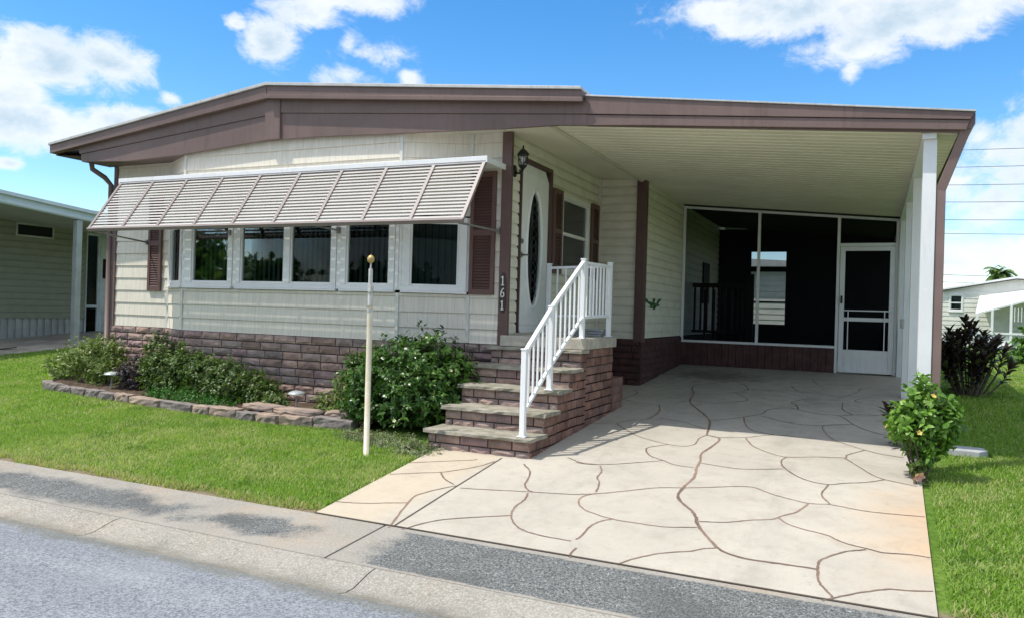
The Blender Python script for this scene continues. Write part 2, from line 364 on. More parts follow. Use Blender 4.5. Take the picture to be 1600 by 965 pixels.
# ================================================================== the setting
def sheet(name, xs, ys, zf, m, dz=0, kind='structure'):
    b = MB(); nx, ny = len(xs), len(ys)
    for y in ys:
        for x in xs: b.v.append((x, y, zf(y)+dz))
    for j in range(ny-1):
        for i in range(nx-1): q = j*nx+i; b.f.append((q, q+1, q+nx+1, q+nx))
    return b.build(name, m, None, kind=kind)
def ground_mat():
    m = bpy.data.materials.new('lawn_soil'); m.use_nodes = True; t = NT(m.node_tree); b = t.n['Principled BSDF']
    co = t.node('ShaderNodeTexCoord').outputs['Object']; x, y, z = t.sep(co)
    c = t.mix(t.step(t.noise(co, 1.2, 5), .35, .65), (.085, .16, .022), (.13, .21, .035))
    c = t.mix(t.step(t.noise(co, 25, 4, .7), .35, .7), c, (.05, .10, .015))
    near = t.m('MULTIPLY', t.step(y, -3.6, -3.3), 1.)
    edge = t.m('SUBTRACT', 1., t.step(t.m('ADD', y, t.m('MULTIPLY', t.noise(co, 6, 4), .12)), -3.32, -3.2))
    c = t.mix(edge, c, t.mix(t.noise(co, 60, 4), (.08, .06, .035), (.30, .25, .17)))
    t.put(b.inputs['Base Color'], c); b.inputs['Roughness'].default_value = .95; b.inputs['Specular IOR Level'].default_value = .1
    return m
yy = [-60, -4.55, -3.50, -3.44, 0, 5.757, 15, 60, 300]
sheet('ground', [-300, -30, 0, 30, 300], yy, lambda y: G(y)-(.25 if y < -3.47 else 0), ground_mat(), -.02)

def box_mask(t, x, y, cx, cy, rx, ry):
    a = t.m('DIVIDE', t.m('ABSOLUTE', t.m('SUBTRACT', x, cx)), rx); c = t.m('DIVIDE', t.m('ABSOLUTE', t.m('SUBTRACT', y, cy)), ry)
    return t.m('SUBTRACT', 1., t.m('MAXIMUM', a, c))
def ell_mask(t, x, y, cx, cy, rx, ry):
    a = t.m('DIVIDE', t.m('SUBTRACT', x, cx), rx); c = t.m('DIVIDE', t.m('SUBTRACT', y, cy), ry)
    return t.m('SUBTRACT', 1., t.m('SQRT', t.m('ADD', t.m('MULTIPLY', a, a), t.m('MULTIPLY', c, c))))
def road_mat():
    m = bpy.data.materials.new('worn_asphalt'); m.use_nodes = True; t = NT(m.node_tree); b = t.n['Principled BSDF']
    co = t.node('ShaderNodeTexCoord').outputs['Object']; x, y, z = t.sep(co)
    c = t.mix(t.step(t.noise(co, 60, 5, .8), .42, .58), (.105, .116, .135), (.285, .305, .33))
    c = t.mix(t.m('MULTIPLY', t.step(t.noise(co, 110, 3, .7), .56, .64), .7), c, (.46, .48, .51))
    c = t.mix(t.m('MULTIPLY', t.step(t.noise(co, 1.1, 5, .6), .45, .7), .35), c, (.33, .34, .35))
    rub = t.step(t.noise(t.mapping(co, scale=(.5, 2.2, 1)), 1.2, 4, .6), .4, .62)
    c = t.mix(t.m('MULTIPLY', rub, .25), c, (.10, .115, .14))
    moss = t.m('MULTIPLY', t.step(t.m('ADD', y, t.m('MULTIPLY', t.noise(co, 5, 5), .25)), -4.46, -4.36), .6)
    c = t.mix(moss, c, (.12, .12, .09))
    t.put(b.inputs['Base Color'], c); b.inputs['Roughness'].default_value = .85
    bn = t.node('ShaderNodeBump'); bn.inputs['Strength'].default_value = .7; bn.inputs['Distance'].default_value = .006
    t.put(bn.inputs['Height'], t.noise(co, 130, 5, .7)); t.put(b.inputs['Normal'], bn.outputs[0]); return m
sheet('road', [-80, -10, 0, 10, 60], [-14, -9, -6, -4.455], lambda y: -.712+.0*(y), road_mat(), .018)

def conc_mat(name, base, kind):
    m = bpy.data.materials.new(name); m.use_nodes = True; t = NT(m.node_tree); b = t.n['Principled BSDF']
    co = t.node('ShaderNodeTexCoord').outputs['Object']; x, y, z = t.sep(co)
    big = t.noise(co, .9, 6, .6); mid = t.noise(co, 7, 6, .65); fin = t.noise(co, 75, 4, .75)
    c = t.mix(t.step(big, .35, .68), base, tuple(a*.86 for a in base))
    c = t.mix(t.m('MULTIPLY', t.step(mid, .45, .75), .45), c, tuple(a*.68 for a in base))
    c = t.mix(t.m('MULTIPLY', t.step(fin, .52, .68), .35), c, tuple(a*.55 for a in base))
    bumpk = .25
    if kind == 'drive':
        o = t.m('ADD', ell_mask(t, x, y, 4.25, -2.0, .85, 1.7), t.m('MULTIPLY', t.m('SUBTRACT', t.noise(co, 2.2, 5, .6), .5), .9))
        c = t.mix(t.m('MULTIPLY', t.step(o, 0., 1.), .6), c, (.52, .33, .17))
        lft = t.m('SUBTRACT', 1., t.step(x, .6, .8)); c = t.mix(t.m('MULTIPLY', lft, .45), c, (.50, .40, .27))
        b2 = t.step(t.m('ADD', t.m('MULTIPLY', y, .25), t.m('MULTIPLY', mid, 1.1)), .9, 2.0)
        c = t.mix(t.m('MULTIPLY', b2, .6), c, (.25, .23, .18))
        oil = t.m('ADD', ell_mask(t, x, y, 1.5, 4.6, 1.1, .9), t.m('MULTIPLY', t.m('SUBTRACT', mid, .5), 1.5))
        c = t.mix(t.m('MULTIPLY', t.step(oil, .1, .8), .7), c, (.10, .085, .065))
        sp = t.step(t.noise(co, 11, 3, .8), .64, .74); c = t.mix(t.m('MULTIPLY', sp, .4), c, (.22, .20, .17))
        for tx in (1.55, 3.05):
            tr_ = t.m('SUBTRACT', 1., t.step(t.m('ABSOLUTE', t.m('SUBTRACT', x, tx)), .05, .32)); tr_ = t.m('MULTIPLY', tr_, t.step(t.noise(t.mapping(co, scale=(2, .5, 1)), 2.5, 6, .7), .38, .7))
            c = t.mix(t.m('MULTIPLY', tr_, .38), c, (.25, .23, .20))
        blot = t.step(t.noise(co, 3.1, 8, .72, .6), .52, .66); c = t.mix(t.m('MULTIPLY', blot, .28), c, (.30, .26, .21))
    if kind in ('walk', 'gutter'):
        rust = t.step(t.noise(t.mapping(co, loc=(4, 1, 0)), 1.3, 5, .6), .5, .72)
        c = t.mix(t.m('MULTIPLY', rust, .4), c, (.38, .27, .17))
        ag = t.step(fin, .46, .60)
        c = t.mix(t.m('MULTIPLY', ag, .30 if kind == 'walk' else .5), c, (.52, .50, .46))
    if kind == 'walk':
        nz = t.m('MULTIPLY', t.m('SUBTRACT', t.noise(co, 4.5, 6, .65), .5), 1.6)
        k1 = t.step(t.m('ADD', ell_mask(t, x, y, -2.0, -3.84, 1.7, .24), nz), -.15, .5)
        k2 = t.step(t.m('ADD', ell_mask(t, x, y, .02, -3.80, .5, .2), nz), -.1, .5)
        k4 = t.step(t.m('ADD', ell_mask(t, x, y, -8, -3.8, 3.6, .2), nz), -.1, .5)
        k3 = t.step(t.m('ADD', box_mask(t, x, y, 3.35, -3.79, 2.4, .285), t.m('MULTIPLY', nz, .12)), -.02, .06)
        k = t.m('MAXIMUM', t.m('MAXIMUM', t.m('MAXIMUM', k1, k2), k4), k3)
        agg = t.mix(t.step(fin, .44, .56), (.05, .056, .058), (.175, .185, .185))
        agg = t.mix(t.step(t.noise(co, 52, 4, .85), .57, .66), agg, (.44, .45, .43))
        agg = t.mix(t.m('MULTIPLY', t.step(t.noise(co, 2.0, 4), .45, .65), .45), agg, (.055, .06, .062))
        c = t.mix(t.m('MULTIPLY', k, .92), c, agg); bumpk = .7
    if kind == 'gutter':
        bumpk = .8; nz = t.m('SUBTRACT', t.noise(co, 3.5, 7, .7), .5)
        dirt = t.step(t.m('ADD', t.m('MULTIPLY', t.m('ADD', y, 4.2), -3.), t.m('MULTIPLY', nz, 1.6)), .1, .95); c = t.mix(t.m('MULTIPLY', dirt, .6), c, (.10, .095, .075))
        c = t.mix(t.m('MULTIPLY', t.step(t.noise(co, 24, 5, .8), .56, .66), .5), c, (.09, .088, .075))
    t.put(b.inputs['Base Color'], c); b.inputs['Roughness'].default_value = .88; b.inputs['Specular IOR Level'].default_value = .2
    bn = t.node('ShaderNodeBump'); bn.inputs['Strength'].default_value = bumpk; bn.inputs['Distance'].default_value = .004
    t.put(bn.inputs['Height'], t.m('ADD', fin, t.m('MULTIPLY', mid, .6))); t.put(b.inputs['Normal'], bn.outputs[0]); return m
DRIVE = conc_mat('painted_driveway_concrete', (.465, .43, .365), 'drive')
WALK = conc_mat('sidewalk_concrete', (.30, .28, .242), 'walk')
GUTTER = conc_mat('gutter_concrete', (.285, .268, .228), 'gutter')
# driveway: slab with a real thickness, two pours either side of the joint
def slab(name, poly, m, thick=.10, dz=0.):
    b = MB(); n = len(poly)
    b.add([(x, y, G(y)+dz) for x, y in poly]+[(x, y, G(y)-thick) for x, y in poly],
          [tuple(range(n)), tuple(range(n, 2*n))[::-1]]+[(i, i+n, (i+1) % n+n, (i+1) % n) for i in range(n)])
    return b.build(name, m, None, kind='structure')

slab('driveway', [(.195, -3.44), (4.08, -3.44), (4.14, -.7), (4.16, 5.757), (0, 5.757), (0, -1.4)], DRIVE)
slab('porch_floor', [(.3, 5.762), (4.2, 5.762), (4.2, 10), (.3, 10)], DRIVE, .1, -.002)
def spline(p, k=6):
    p = [np.array(a) for a in p]; p = [2*p[0]-p[1]]+p+[2*p[-1]-p[-2]]; o = []
    for i in range(1, len(p)-2):
        for j in range(k):
            u = j/k; a, b_, c, d = p[i-1:i+3]
            o.append(.5*((2*b_)+(-a+c)*u+(2*a-5*b_+4*c-d)*u*u+(-a+3*b_-3*c+d)*u**3))
    o.append(p[-2]); return o
LINES=[[[1.462,3.145],[1.556,2.789],[1.657,2.111],[1.83,1.685],[1.971,1.379],[2.117,0.984],[2.191,0.506],[2.223,0.265]],[[2.223,0.265],[2.377,0.134],[2.361,-0.278],[2.333,-0.547],[2.378,-0.831],[2.397,-1.075],[2.438,-1.383],[2.423,-1.714],[2.439,-1.972],[2.517,-2.139],[2.604,-2.27],[2.664,-2.405],[2.701,-2.541],[2.815,-2.774],[2.907,-2.93],[2.97,-2.994],[3.104,-3.042],[3.317,-3.034],[3.493,-3.031]],[[2.223,0.265],[2.186,0.084],[2.193,-0.21],[2.103,-0.338],[1.923,-0.299],[1.734,-0.195],[1.573,-0.069],[1.387,0.173],[1.245,0.365],[1.223,0.465],[1.302,0.666],[1.456,0.839],[1.458,1.32],[1.357,1.72]],[[1.223,0.465],[0.968,0.297],[0.858,0.167]],[[1.357,1.72],[1.109,1.747],[0.781,1.958]],[[0.781,1.958],[0.845,2.17],[0.865,2.462],[0.74,2.726]],[[1.56,0.922],[1.86,0.814],[2.165,0.538]],[[2.223,0.265],[2.351,0.202],[2.599,0.318],[2.858,0.563],[3.171,0.547],[3.486,0.499]],[[2.106,1.044],[2.268,1.171],[2.438,1.422],[2.585,1.668],[2.636,2.008],[2.832,2.216],[2.946,2.154],[2.905,2.45],[2.826,2.62]],[[1.674,2.226],[1.97,2.153],[2.2,2.368],[2.302,2.588],[2.152,2.904],[2.068,3.104]],[[1.558,2.742],[1.781,2.799],[2.068,3.104],[2.185,3.409],[2.097,3.764],[2.013,3.946]],[[2.431,1.367],[2.495,1.032],[2.611,0.704],[2.858,0.563]],[[2.6,1.551],[2.891,1.299],[3.148,1.23],[3.587,1.467]],[[2.946,2.154],[3.186,1.951],[3.42,1.937],[3.587,1.467],[3.736,1.19],[3.949,0.981]],[[3.42,1.937],[3.645,2.114],[3.957,2.172]],[[3.425,2.882],[3.442,2.388],[3.559,2.073]],[[3.574,1.461],[3.387,1.373],[3.284,1.247],[3.313,0.962],[3.393,0.651],[3.499,0.48],[3.695,0.254],[3.856,0.134],[4.032,0.074]],[[2.612,0.284],[2.727,-0.045],[2.901,-0.258],[3.064,-0.348],[3.32,-0.228],[3.544,-0.156],[3.563,-0.037],[3.707,0.236]],[[3.544,-0.156],[3.661,-0.432],[3.809,-0.74],[3.966,-0.841],[4.098,-0.904]],[[3.064,-0.348],[3.036,-0.522],[3.082,-0.753],[3.2,-0.98],[3.313,-1.104],[3.457,-1.146],[3.573,-1.05],[3.729,-0.951],[3.868,-0.8]],[[3.457,-1.146],[3.425,-1.457],[3.493,-1.682]],[[2.393,-0.906],[2.578,-0.94],[2.762,-0.952],[3.076,-0.805]],[[1.967,-0.316],[1.824,-0.53],[1.848,-0.696],[1.934,-0.846],[2.088,-0.967],[2.207,-1.064],[2.376,-1.085]],[[1.386,-1.348],[1.519,-1.367],[1.708,-1.268],[1.905,-1.105],[2.083,-0.948]],[[1.619,-1.371],[1.691,-1.55],[1.713,-1.722],[1.79,-1.903],[1.838,-2.123]],[[1.721,-2.255],[1.896,-2.135],[2.063,-1.979],[2.234,-1.818],[2.416,-1.733],[2.615,-1.624],[2.784,-1.52],[2.922,-1.48],[3.057,-1.591],[3.202,-1.674],[3.358,-1.732],[3.494,-1.696],[3.684,-1.745],[3.858,-1.749],[4.112,-1.714]],[[1.849,-2.157],[1.782,-2.302],[1.809,-2.436],[1.898,-2.567],[2.024,-2.64],[2.156,-2.686],[2.311,-2.694],[2.513,-2.689],[2.712,-2.608]],[[2.153,-2.675],[2.086,-2.768],[2.056,-2.903],[2.068,-3.096],[2.057,-3.166]],[[2.695,-2.483],[2.873,-2.419],[3.017,-2.302],[3.149,-2.222],[3.2,-2.122],[3.286,-1.984],[3.35,-1.749]],[[3.188,-2.172],[3.26,-2.28],[3.368,-2.347],[3.503,-2.397],[3.619,-2.504],[3.759,-2.557],[3.849,-2.584],[3.982,-2.551],[4.097,-2.554]],[[3.744,-2.574],[3.625,-2.669],[3.526,-2.821],[3.493,-2.906],[3.495,-3.061],[3.512,-3.22],[3.552,-3.319],[3.594,-3.412]],[[3.54,-3.473],[3.594,-3.412],[3.724,-3.277],[3.856,-3.169],[3.948,-3.142],[4.079,-3.092]],[[2.415,-3.455],[2.501,-3.3],[2.628,-3.154],[2.77,-3.054],[2.823,-2.989],[2.907,-2.93]],[[2.694,4.047],[2.842,3.594],[3.09,3.514],[3.382,3.369],[3.569,3.814],[3.615,4.163]],[[2.929,4.879],[3.038,4.347],[3.219,4.377],[3.538,4.501]],[[3.882,3.423],[3.707,3.408],[3.567,3.12],[3.633,2.938]],[[2.185,3.409],[2.465,3.466],[2.842,3.594]],[[2.826,2.62],[2.993,2.959],[3.394,3.038]],[[1.664,4.28],[1.917,4.19],[2.259,4.562],[2.929,4.879]],[[2.013,3.946],[1.663,3.837],[1.429,3.448],[1.472,3.15]],[[0.989,-1.599],[1.14,-1.802],[1.217,-2.021],[1.256,-2.174],[1.339,-2.299],[1.388,-2.326]],[[1.374,-2.377],[1.418,-2.537],[1.427,-2.732],[1.485,-2.918],[1.583,-3.07],[1.695,-3.159],[1.85,-3.198],[2.038,-3.205]],[[0.837,-2.482],[1.088,-2.416],[1.392,-2.337],[1.725,-2.255]],[[1.26,-1.22],[1.427,-1.336],[1.606,-1.333]],[[0.944,-3.478],[1.026,-3.283],[1.126,-3.162],[1.32,-3.02],[1.481,-2.909]],[[0.847,-3.486],[0.686,-3.023],[0.631,-2.817],[0.646,-2.718],[0.708,-2.562],[0.78,-2.431]],[[0.175,-3.177],[0.377,-3.123],[0.558,-3.027],[0.665,-2.976]],[[0.114,-2.38],[0.297,-2.25],[0.464,-2.142],[0.563,-2.02],[0.671,-1.828],[0.718,-1.627]],[[0.051,-1.998],[0.266,-1.839],[0.505,-1.677],[0.543,-1.625]],[[0.471,-2.154],[0.602,-2.309],[0.742,-2.415]],[[2.112,-3.307],[2.114,-3.406],[2.138,-3.471]]]
gb = MB()
for li, pl in enumerate(LINES):
    pts = spline(pl); L = len(pts); k = len(gb.v)
    for i, p in enumerate(pts):
        d = pts[min(i+1, L-1)]-pts[max(i-1, 0)]; d = d/(np.linalg.norm(d)+1e-9); nrm = np.array([-d[1], d[0]])
        wd = (.0112 if li < 2 else .0070)*(.8+.5*random.random()); q = p+nrm*random.uniform(-.0025, .0025)
        for s in (-1, 1): gb.v.append((q[0]+nrm[0]*wd*s, q[1]+nrm[1]*wd*s, G(q[1])+.0022))
    for i in range(L-1): gb.f.append((k+2*i, k+2*i+1, k+2*i+3, k+2*i+2))
gb.build('driveway_painted_joints', mat('brown_joint_paint', (.29, .205, .155), .8, .15, 1.3, .4, 90, .2, 0, (.15, .105, .08), .4), None, kind='structure')
b = MB()
pts = [(.727, -1.5), (.788, -2.43), (.86, -3.44)]
for (x0, y0), (x1, y1) in zip(pts[:-1], pts[1:]): b.beam((x0, y0, G(y0)+.0015), (x1, y1, G(y1)+.0015), .013, .003)
b.beam((.195, -3.445, G(-3.44)+.002), (4.1, -3.445, G(-3.44)+.002), .016, .004)
b.build('driveway_expansion_joint', mat('joint_filler', (.09, .07, .055), .9), None, kind='structure')
# sidewalk and rolled gutter, poured in bays
b = MB()
for x0, x1 in ((-60, -14), (-13.99, -6.2), (-6.19, .79), (.802, 4.6), (4.612, 12), (12.01, 40)):
    b.add([(x0, -4.088, G(-4.088)), (x1, -4.088, G(-4.088)), (x1, -3.452, G(-3.452)), (x0, -3.452, G(-3.452)),
           (x0, -4.088, -.8), (x1, -4.088, -.8), (x1, -3.452, -.8), (x0, -3.452, -.8)],
          [(0, 1, 2, 3), (0, 4, 5, 1), (1, 5, 6, 2), (2, 6, 7, 3), (3, 7, 4, 0)])
b.build('sidewalk', WALK, None, .006, kind='structure')
b = MB()
prof = [(-4.106, .002), (-4.17, -.002), (-4.24, -.018), (-4.31, -.034), (-4.38, -.032), (-4.44, -.016), (-4.47, -.012)]
xs = [-60, -30, -12.5, -10.6, -8.6, -6.5, -4.5, -2.33, -.95, 1.17, 3.2, 5.2, 7.2, 20, 60]
for x0, x1 in zip(xs[:-1], xs[1:]):
    k = len(b.v); n = len(prof)
    for x in (x0+.004, x1-.004):
        b.v += [(x, y, G(y)+z) for y, z in prof]+[(x, -4.47, -.85), (x, -4.106, -.85)]
    m_ = n+2
    b.f += [(k+i, k+i+1, k+m_+i+1, k+m_+i) for i in range(m_-1)]+[tuple(range(k, k+m_))[::-1], tuple(range(k+m_, k+2*m_))]
b.build('gutter', GUTTER, None, .003, kind='structure')
b = MB(); b.box(-60, -4.44, -.9, 60, -3.46, -.76); b.build('joint_bed', MORTAR, None, kind='structure')

# lawns: blades of real geometry
def lawn_mat():
    m = bpy.data.materials.new('grass_blades'); m.use_nodes = True; t = NT(m.node_tree); b = t.n['Principled BSDF']
    at = t.node('ShaderNodeAttribute', attribute_name='rnd').outputs['Fac']
    co = t.node('ShaderNodeTexCoord').outputs['Object']
    c = t.mix(at, (.15, .26, .035), (.33, .48, .10))
    c = t.mix(t.m('MULTIPLY', t.step(t.noise(co, 1.6, 5, .6), .48, .68), .5), c, (.36, .45, .12))
    dryp = t.step(t.noise(t.mapping(co, loc=(9, 3, 0)), .9, 6, .7), .47, .66)
    c = t.mix(t.m('MULTIPLY', dryp, t.step(at, .1, .8)), c, (.52, .52, .26))
    c = t.mix(t.m('MULTIPLY', t.step(t.noise(t.mapping(co, loc=(2, 7, 0)), 2.3, 5, .65), .55, .68), .6), c, (.09, .20, .03))
    c = t.mix(t.step(at, .90, .96), c, (.50, .43, .25))
    t.put(b.inputs['Base Color'], c); b.inputs['Roughness'].default_value = .5; b.inputs['Specular IOR Level'].default_value = .25
    tr = t.node('ShaderNodeBsdfTranslucent'); t.put(tr.inputs[0], t.mix(1., c, (1.1, 1.3, .5), 'MULTIPLY'))
    mx = t.node('ShaderNodeMixShader'); mx.inputs[0].default_value = .45
    t.put(mx.inputs[1], b.outputs[0]); t.put(mx.inputs[2], tr.outputs[0]); t.put(t.n['Material Output'].inputs[0], mx.outputs[0]); return m
LAWN = lawn_mat()
BEDX = [-7.15, -6.66, -4.9, -3.6, -2.1, -1.28, -.95]
BEDY = [-.35, -.66, -.88, -1.0, -1.10, -.93, -1.25]
def bed_y(x): return np.interp(x, BEDX, BEDY)
def grass(name, zones, ok, label):
    P = []; H = []; W = []
    for (x0, x1, y0, y1, dens, h, wd) in zones:
        n = int((x1-x0)*(y1-y0)*dens); x = rng.uniform(x0, x1, n); y = rng.uniform(y0, y1, n)
        k = ok(x, y); x = x[k]; y = y[k]
        z = .0668*(np.clip(y, -4.55, 5.757)-5.757)-.018
        P.append(np.stack([x, y, z], 1)); H.append(h*rng.uniform(.55, 1.25, len(x))); W.append(wd*rng.uniform(.7, 1.3, len(x)))
    P = np.concatenate(P); H = np.concatenate(H); W = np.concatenate(W); n = len(P)
    a = rng.uniform(0, 2*np.pi, n); tl = np.abs(rng.normal(.55, .35, n))
    D = np.stack([np.cos(a)*tl, np.sin(a)*tl, np.ones(n)], 1); D /= np.linalg.norm(D, axis=1, keepdims=True)
    S = np.stack([-np.sin(a), np.cos(a), np.zeros(n)], 1); S += rng.normal(0, .3, (n, 3))*[1, 1, 0]; S /= np.linalg.norm(S, axis=1, keepdims=True)
    Wc = W[:, None]; Hc = H[:, None]; V = np.empty((n, 5, 3))
    bend = np.stack([np.cos(a), np.sin(a), -.6*np.ones(n)], 1)*(H*rng.uniform(0, .45, n))[:, None]
    V[:, 0] = P-S*Wc*.5; V[:, 1] = P+S*Wc*.5; V[:, 2] = P+D*Hc*.55-S*Wc*.42; V[:, 3] = P+D*Hc*.55+S*Wc*.42; V[:, 4] = P+D*Hc+bend
    me = bpy.data.meshes.new(name); me.vertices.add(n*5); me.vertices.foreach_set('co', V.ravel())
    loops = ((np.arange(n)*5)[:, None]+np.array([0, 1, 3, 2, 2, 3, 4])[None]).ravel().astype(np.int32)
    me.loops.add(len(loops)); me.loops.foreach_set('vertex_index', loops)
    me.polygons.add(n*2); me.polygons.foreach_set('loop_start', ((np.arange(n)*7)[:, None]+np.array([0, 4])[None]).ravel().astype(np.int32))
    me.polygons.foreach_set('loop_total', np.tile([4, 3], n).astype(np.int32)); me.update(calc_edges=True)
    at = me.attributes.new('rnd', 'FLOAT', 'POINT'); rv = rng.random(n); dry = (P[:, 1] < -3.28) & (rng.random(n) < .45) & (P[:, 1] > -3.6); rv[dry] = .97
    at.data.foreach_set('value', np.repeat(rv, 5).astype(np.float32))
    me.materials.append(LAWN); o = bpy.data.objects.new(name, me); COL.objects.link(o)
    return tagp(o, label, 'grass', None, 'stuff')
def ok_front(x, y):
    edge = -3.43+.04*np.sin(x*5)+.03*np.sin(x*13+1)+rng.exponential(.045, len(x))*1.0
    right = np.interp(y, [-3.44, -1.7, -1.4], [.17, .0, -.14])+rng.normal(0, .015, len(x))
    inbed = (y > bed_y(x)-.07) & (x > -7.2) & (y < .5)
    pole = ((x+.48)**2+(y+1.877)**2) < .002
    house = (x > -6.4) & (y > -.2)
    slabn = (x < -11.25) & (y > .6) & (y > 1.45-(x+11.25)*-1.62-.5*0)
    return (y > edge) & (x < right) & ~inbed & ~pole & ~house & ~((x < -11.2) & (y > 1.2))
grass('lawn_grass', [(-4.5, .2, -3.45, -.6, 9000, .050, .0058), (-8, -4.5, -3.45, .2, 5200, .054, .0080), (-12.6, -8, -3.45, 2, 2800, .06, .012), (-24, -12.6, -3.45, 3, 900, .075, .02), (-11.3, -6.4, 0, 9, 1400, .07, .014)],
      ok_front, 'bright green front lawn between the planting bed and the sidewalk')
def ok_right(x, y):
    left = np.interp(y, [-3.44, -.7, 6, 12], [4.13, 4.19, 4.22, 4.1])+rng.exponential(.03, len(x))
    return (x > left) & ((y > -3.38) | (y < -5.5)) & ~((np.abs(x-4.6) < .18) & (np.abs(y-.5) < .13)) & (rng.random(len(x)) < np.interp(np.hypot(x-4.15, y+.1), [0, .45, .6], [.1, .3, 1.]))
grass('side_lawn_grass', [(4.1, 7.0, -3.42, 1.5, 7000, .05, .007), (4.1, 8.5, 1.5, 7, 3400, .056, .0105), (4.1, 11, 7, 16, 1300, .07, .018), (5, 16, 16, 30, 420, .08, .032), (6, 22, 30, 48, 90, .09, .06)],
      ok_right, 'green side lawn running back from the driveway edge towards the far house')

# ================================================================== the house
H = root('manufactured_house', (-2.6, 0, -.40), 'cream single-storey manufactured home with taupe fascia, brick skirt and an attached open carport', 'house')
WX = -6.33                      # left wall
BD, BC, BA, BB = (-5.22, 0), (-4.55, -.36), (-1.18, -.36), (-.46, 0)     # corners of the bow front, left to right
ZB, ZS, ZH, ZT = .47, 1.045, 1.87, 2.87    # brick top, sill, window head, wall top
PI_ = .1755; ZBASE = .454
# front wall: flat, bay, flat
def fw(P, Q, z0, z1, nm='front_siding'): return lap(P, Q, z0, z1, PI_, ZBASE, SHAKE, H, nm)
fw((WX, 0), BD, ZB, ZT); fw(BB, (-.06, 0), ZB, ZT)
for P, Q in ((BD, BC), (BC, BA), (BA, BB)):
    fw(P, Q, ZB, ZS-.03); fw(P, Q, ZH+.04, ZT)
# seam battens at the corners of the bay
for (x, y) in (BD, BC, BA, BB):
    for z0, z1 in ((ZB, ZS-.04), (ZH+.05, ZT)):
        b = MB(); b.box(x-.02, y-.022, z0, x+.02, y+.01, z1); b.build('corner_batten', mat('cream_batten', (.66, .65, .58), .55, .08, 3), H, .003)
# windows ------------------------------------------------------------
BLT = mat('blind_strip', (.22, .25, .24), .8, .15, 4)
def window(P, Q, z0, z1, lites, side=.05, fr=WHITEV, parent=H, hung=False, blinds=True, name='window', lab=None):
    """framed window in wall P->Q; lites = list of (a0,a1) glass openings along the wall"""
    T, L = frame_map(P, Q); b = MB(); fz = .055
    b.box(0, -.04, z0, L, .028, z0+fz, T); b.box(0, -.04, z1-fz, L, .028, z1, T)
    xs = [0]+[v for l in lites for v in l]+[L]
    for i in range(0, len(xs), 2): b.box(xs[i], -.04, z0+fz, xs[i+1], .0275, z1-fz, T)
    b.box(-.01, 0, z0-.025, L+.01, .05, z0-.0005, T)
    f = b.build(name, fr, parent, .003)
    if lab: f['label'] = lab
    s = MB()
    for a0, a1 in lites:
        lo, hi = z0+fz, z1-fz; q = .022
        s.box(a0, -.035, lo, a0+q, .012, hi, T); s.box(a1-q, -.035, lo, a1, .012, hi, T)
        s.box(a0+q, -.035, lo, a1-q, .011, lo+q, T); s.box(a0+q, -.035, hi-q, a1-q, .011, hi, T)
        if hung: s.box(a0+q, -.033, (lo+hi)/2-.022, a1-q, .018, (lo+hi)/2+.022, T)
    s.build('sash', fr, f, .002)
    g = MB(); d = MB()
    for a0, a1 in lites:
        g.box(a0+.02, -.016, z0+fz+.02, a1-.02, -.010, z1-fz-.02, T)
        n = max(2, int((a1-a0)/.075))
        for i in range(n if blinds else 0):
            x0 = a0+.01+(a1-a0-.02)*i/n; w_ = (a1-a0-.02)/n; e = random.uniform(.005, .02)
            d.add([T(x0, -.12-e, z0+fz), T(x0+w_*.93, -.10, z0+fz), T(x0+w_*.93, -.10, z1-fz), T(x0, -.12-e, z1-fz)], [(0, 1, 2, 3)])
    g.build('pane', GLASS, f)
    if blinds: d.build('vertical_blinds', BLT, f)
    return f
T0, L1 = frame_map(BC, BA)      # main front: small, wide double, small
window(BC, BA, ZS, ZH+.02, [(.15, .81)], name='window') if False else None
def seg(a0, a1):
    a = T0(a0, 0, 0); c = T0(a1, 0, 0); return (a[0], a[1]), (c[0], c[1])
P, Q = seg(.04, .87); window(P, Q, ZS, ZH+.02, [(.12, .76)])
P, Q = seg(.94, 2.50); window(P, Q, ZS, ZH+.02, [(.06, .77), (.86, 1.49)])
P, Q = seg(2.57, 3.32); window(P, Q, ZS, ZH+.02, [(.07, .68)])
for a0, a1 in ((0, .037), (.873, .937), (2.503, 2.567), (3.323, L1)):
    b = MB(); b.box(a0, -.04, ZS, a1, .016, ZH+.02, T0); b.build('window_mullion', WHITEV, H, .003)
for A_, B_ in ((BD, BC), (BA, BB)):
    T, L = frame_map(A_, B_); P = T(.035, 0, 0)[:2]; Q = T(L-.035, 0, 0)[:2]
    window(P, Q, ZS, ZH+.02, [(.09, L-.16)])
    for a0, a1 in ((0, .033), (L-.033, L)): bb_ = MB(); bb_.box(a0, -.03, ZS, a1, .012, ZH+.02, T); bb_.build('window_mullion', WHITEV, H, .003)
# shutters -----------------------------------------------------------
def shutter(P, Q, z0, z1, lab=None, up=0.):
    T1, L = frame_map(P, Q); T = lambda a, o, z: T1(a, o+up, z); b = MB(); s = .045
    b.box(0, .012, z0, s, .045, z1, T); b.box(L-s, .012, z0, L, .045, z1, T)
    for z in (z0, (z0+z1)/2-.03, z1-.06): b.box(s, .012, z, L-s, .0445, z+.06, T)
    b.box(s, .010, z0+.06, L-s, .018, z1-.06, T)
    n = int((z1-z0-.15)/.032)
    for i in range(n):
        z = z0+.065+(z1-z0-.13)*i/n
        if abs(z+.015-(z0+z1)/2) < .04: continue
        b.add([T(s, .042, z), T(L-s, .042, z), T(L-s, .02, z+.028), T(s, .02, z+.028)], [(0, 1, 2, 3)])
    o = b.build('shutter', mat('shutter_brown', (.135, .072, .060), .5, .06, 3), H, .002)
    if lab: o['label'] = lab
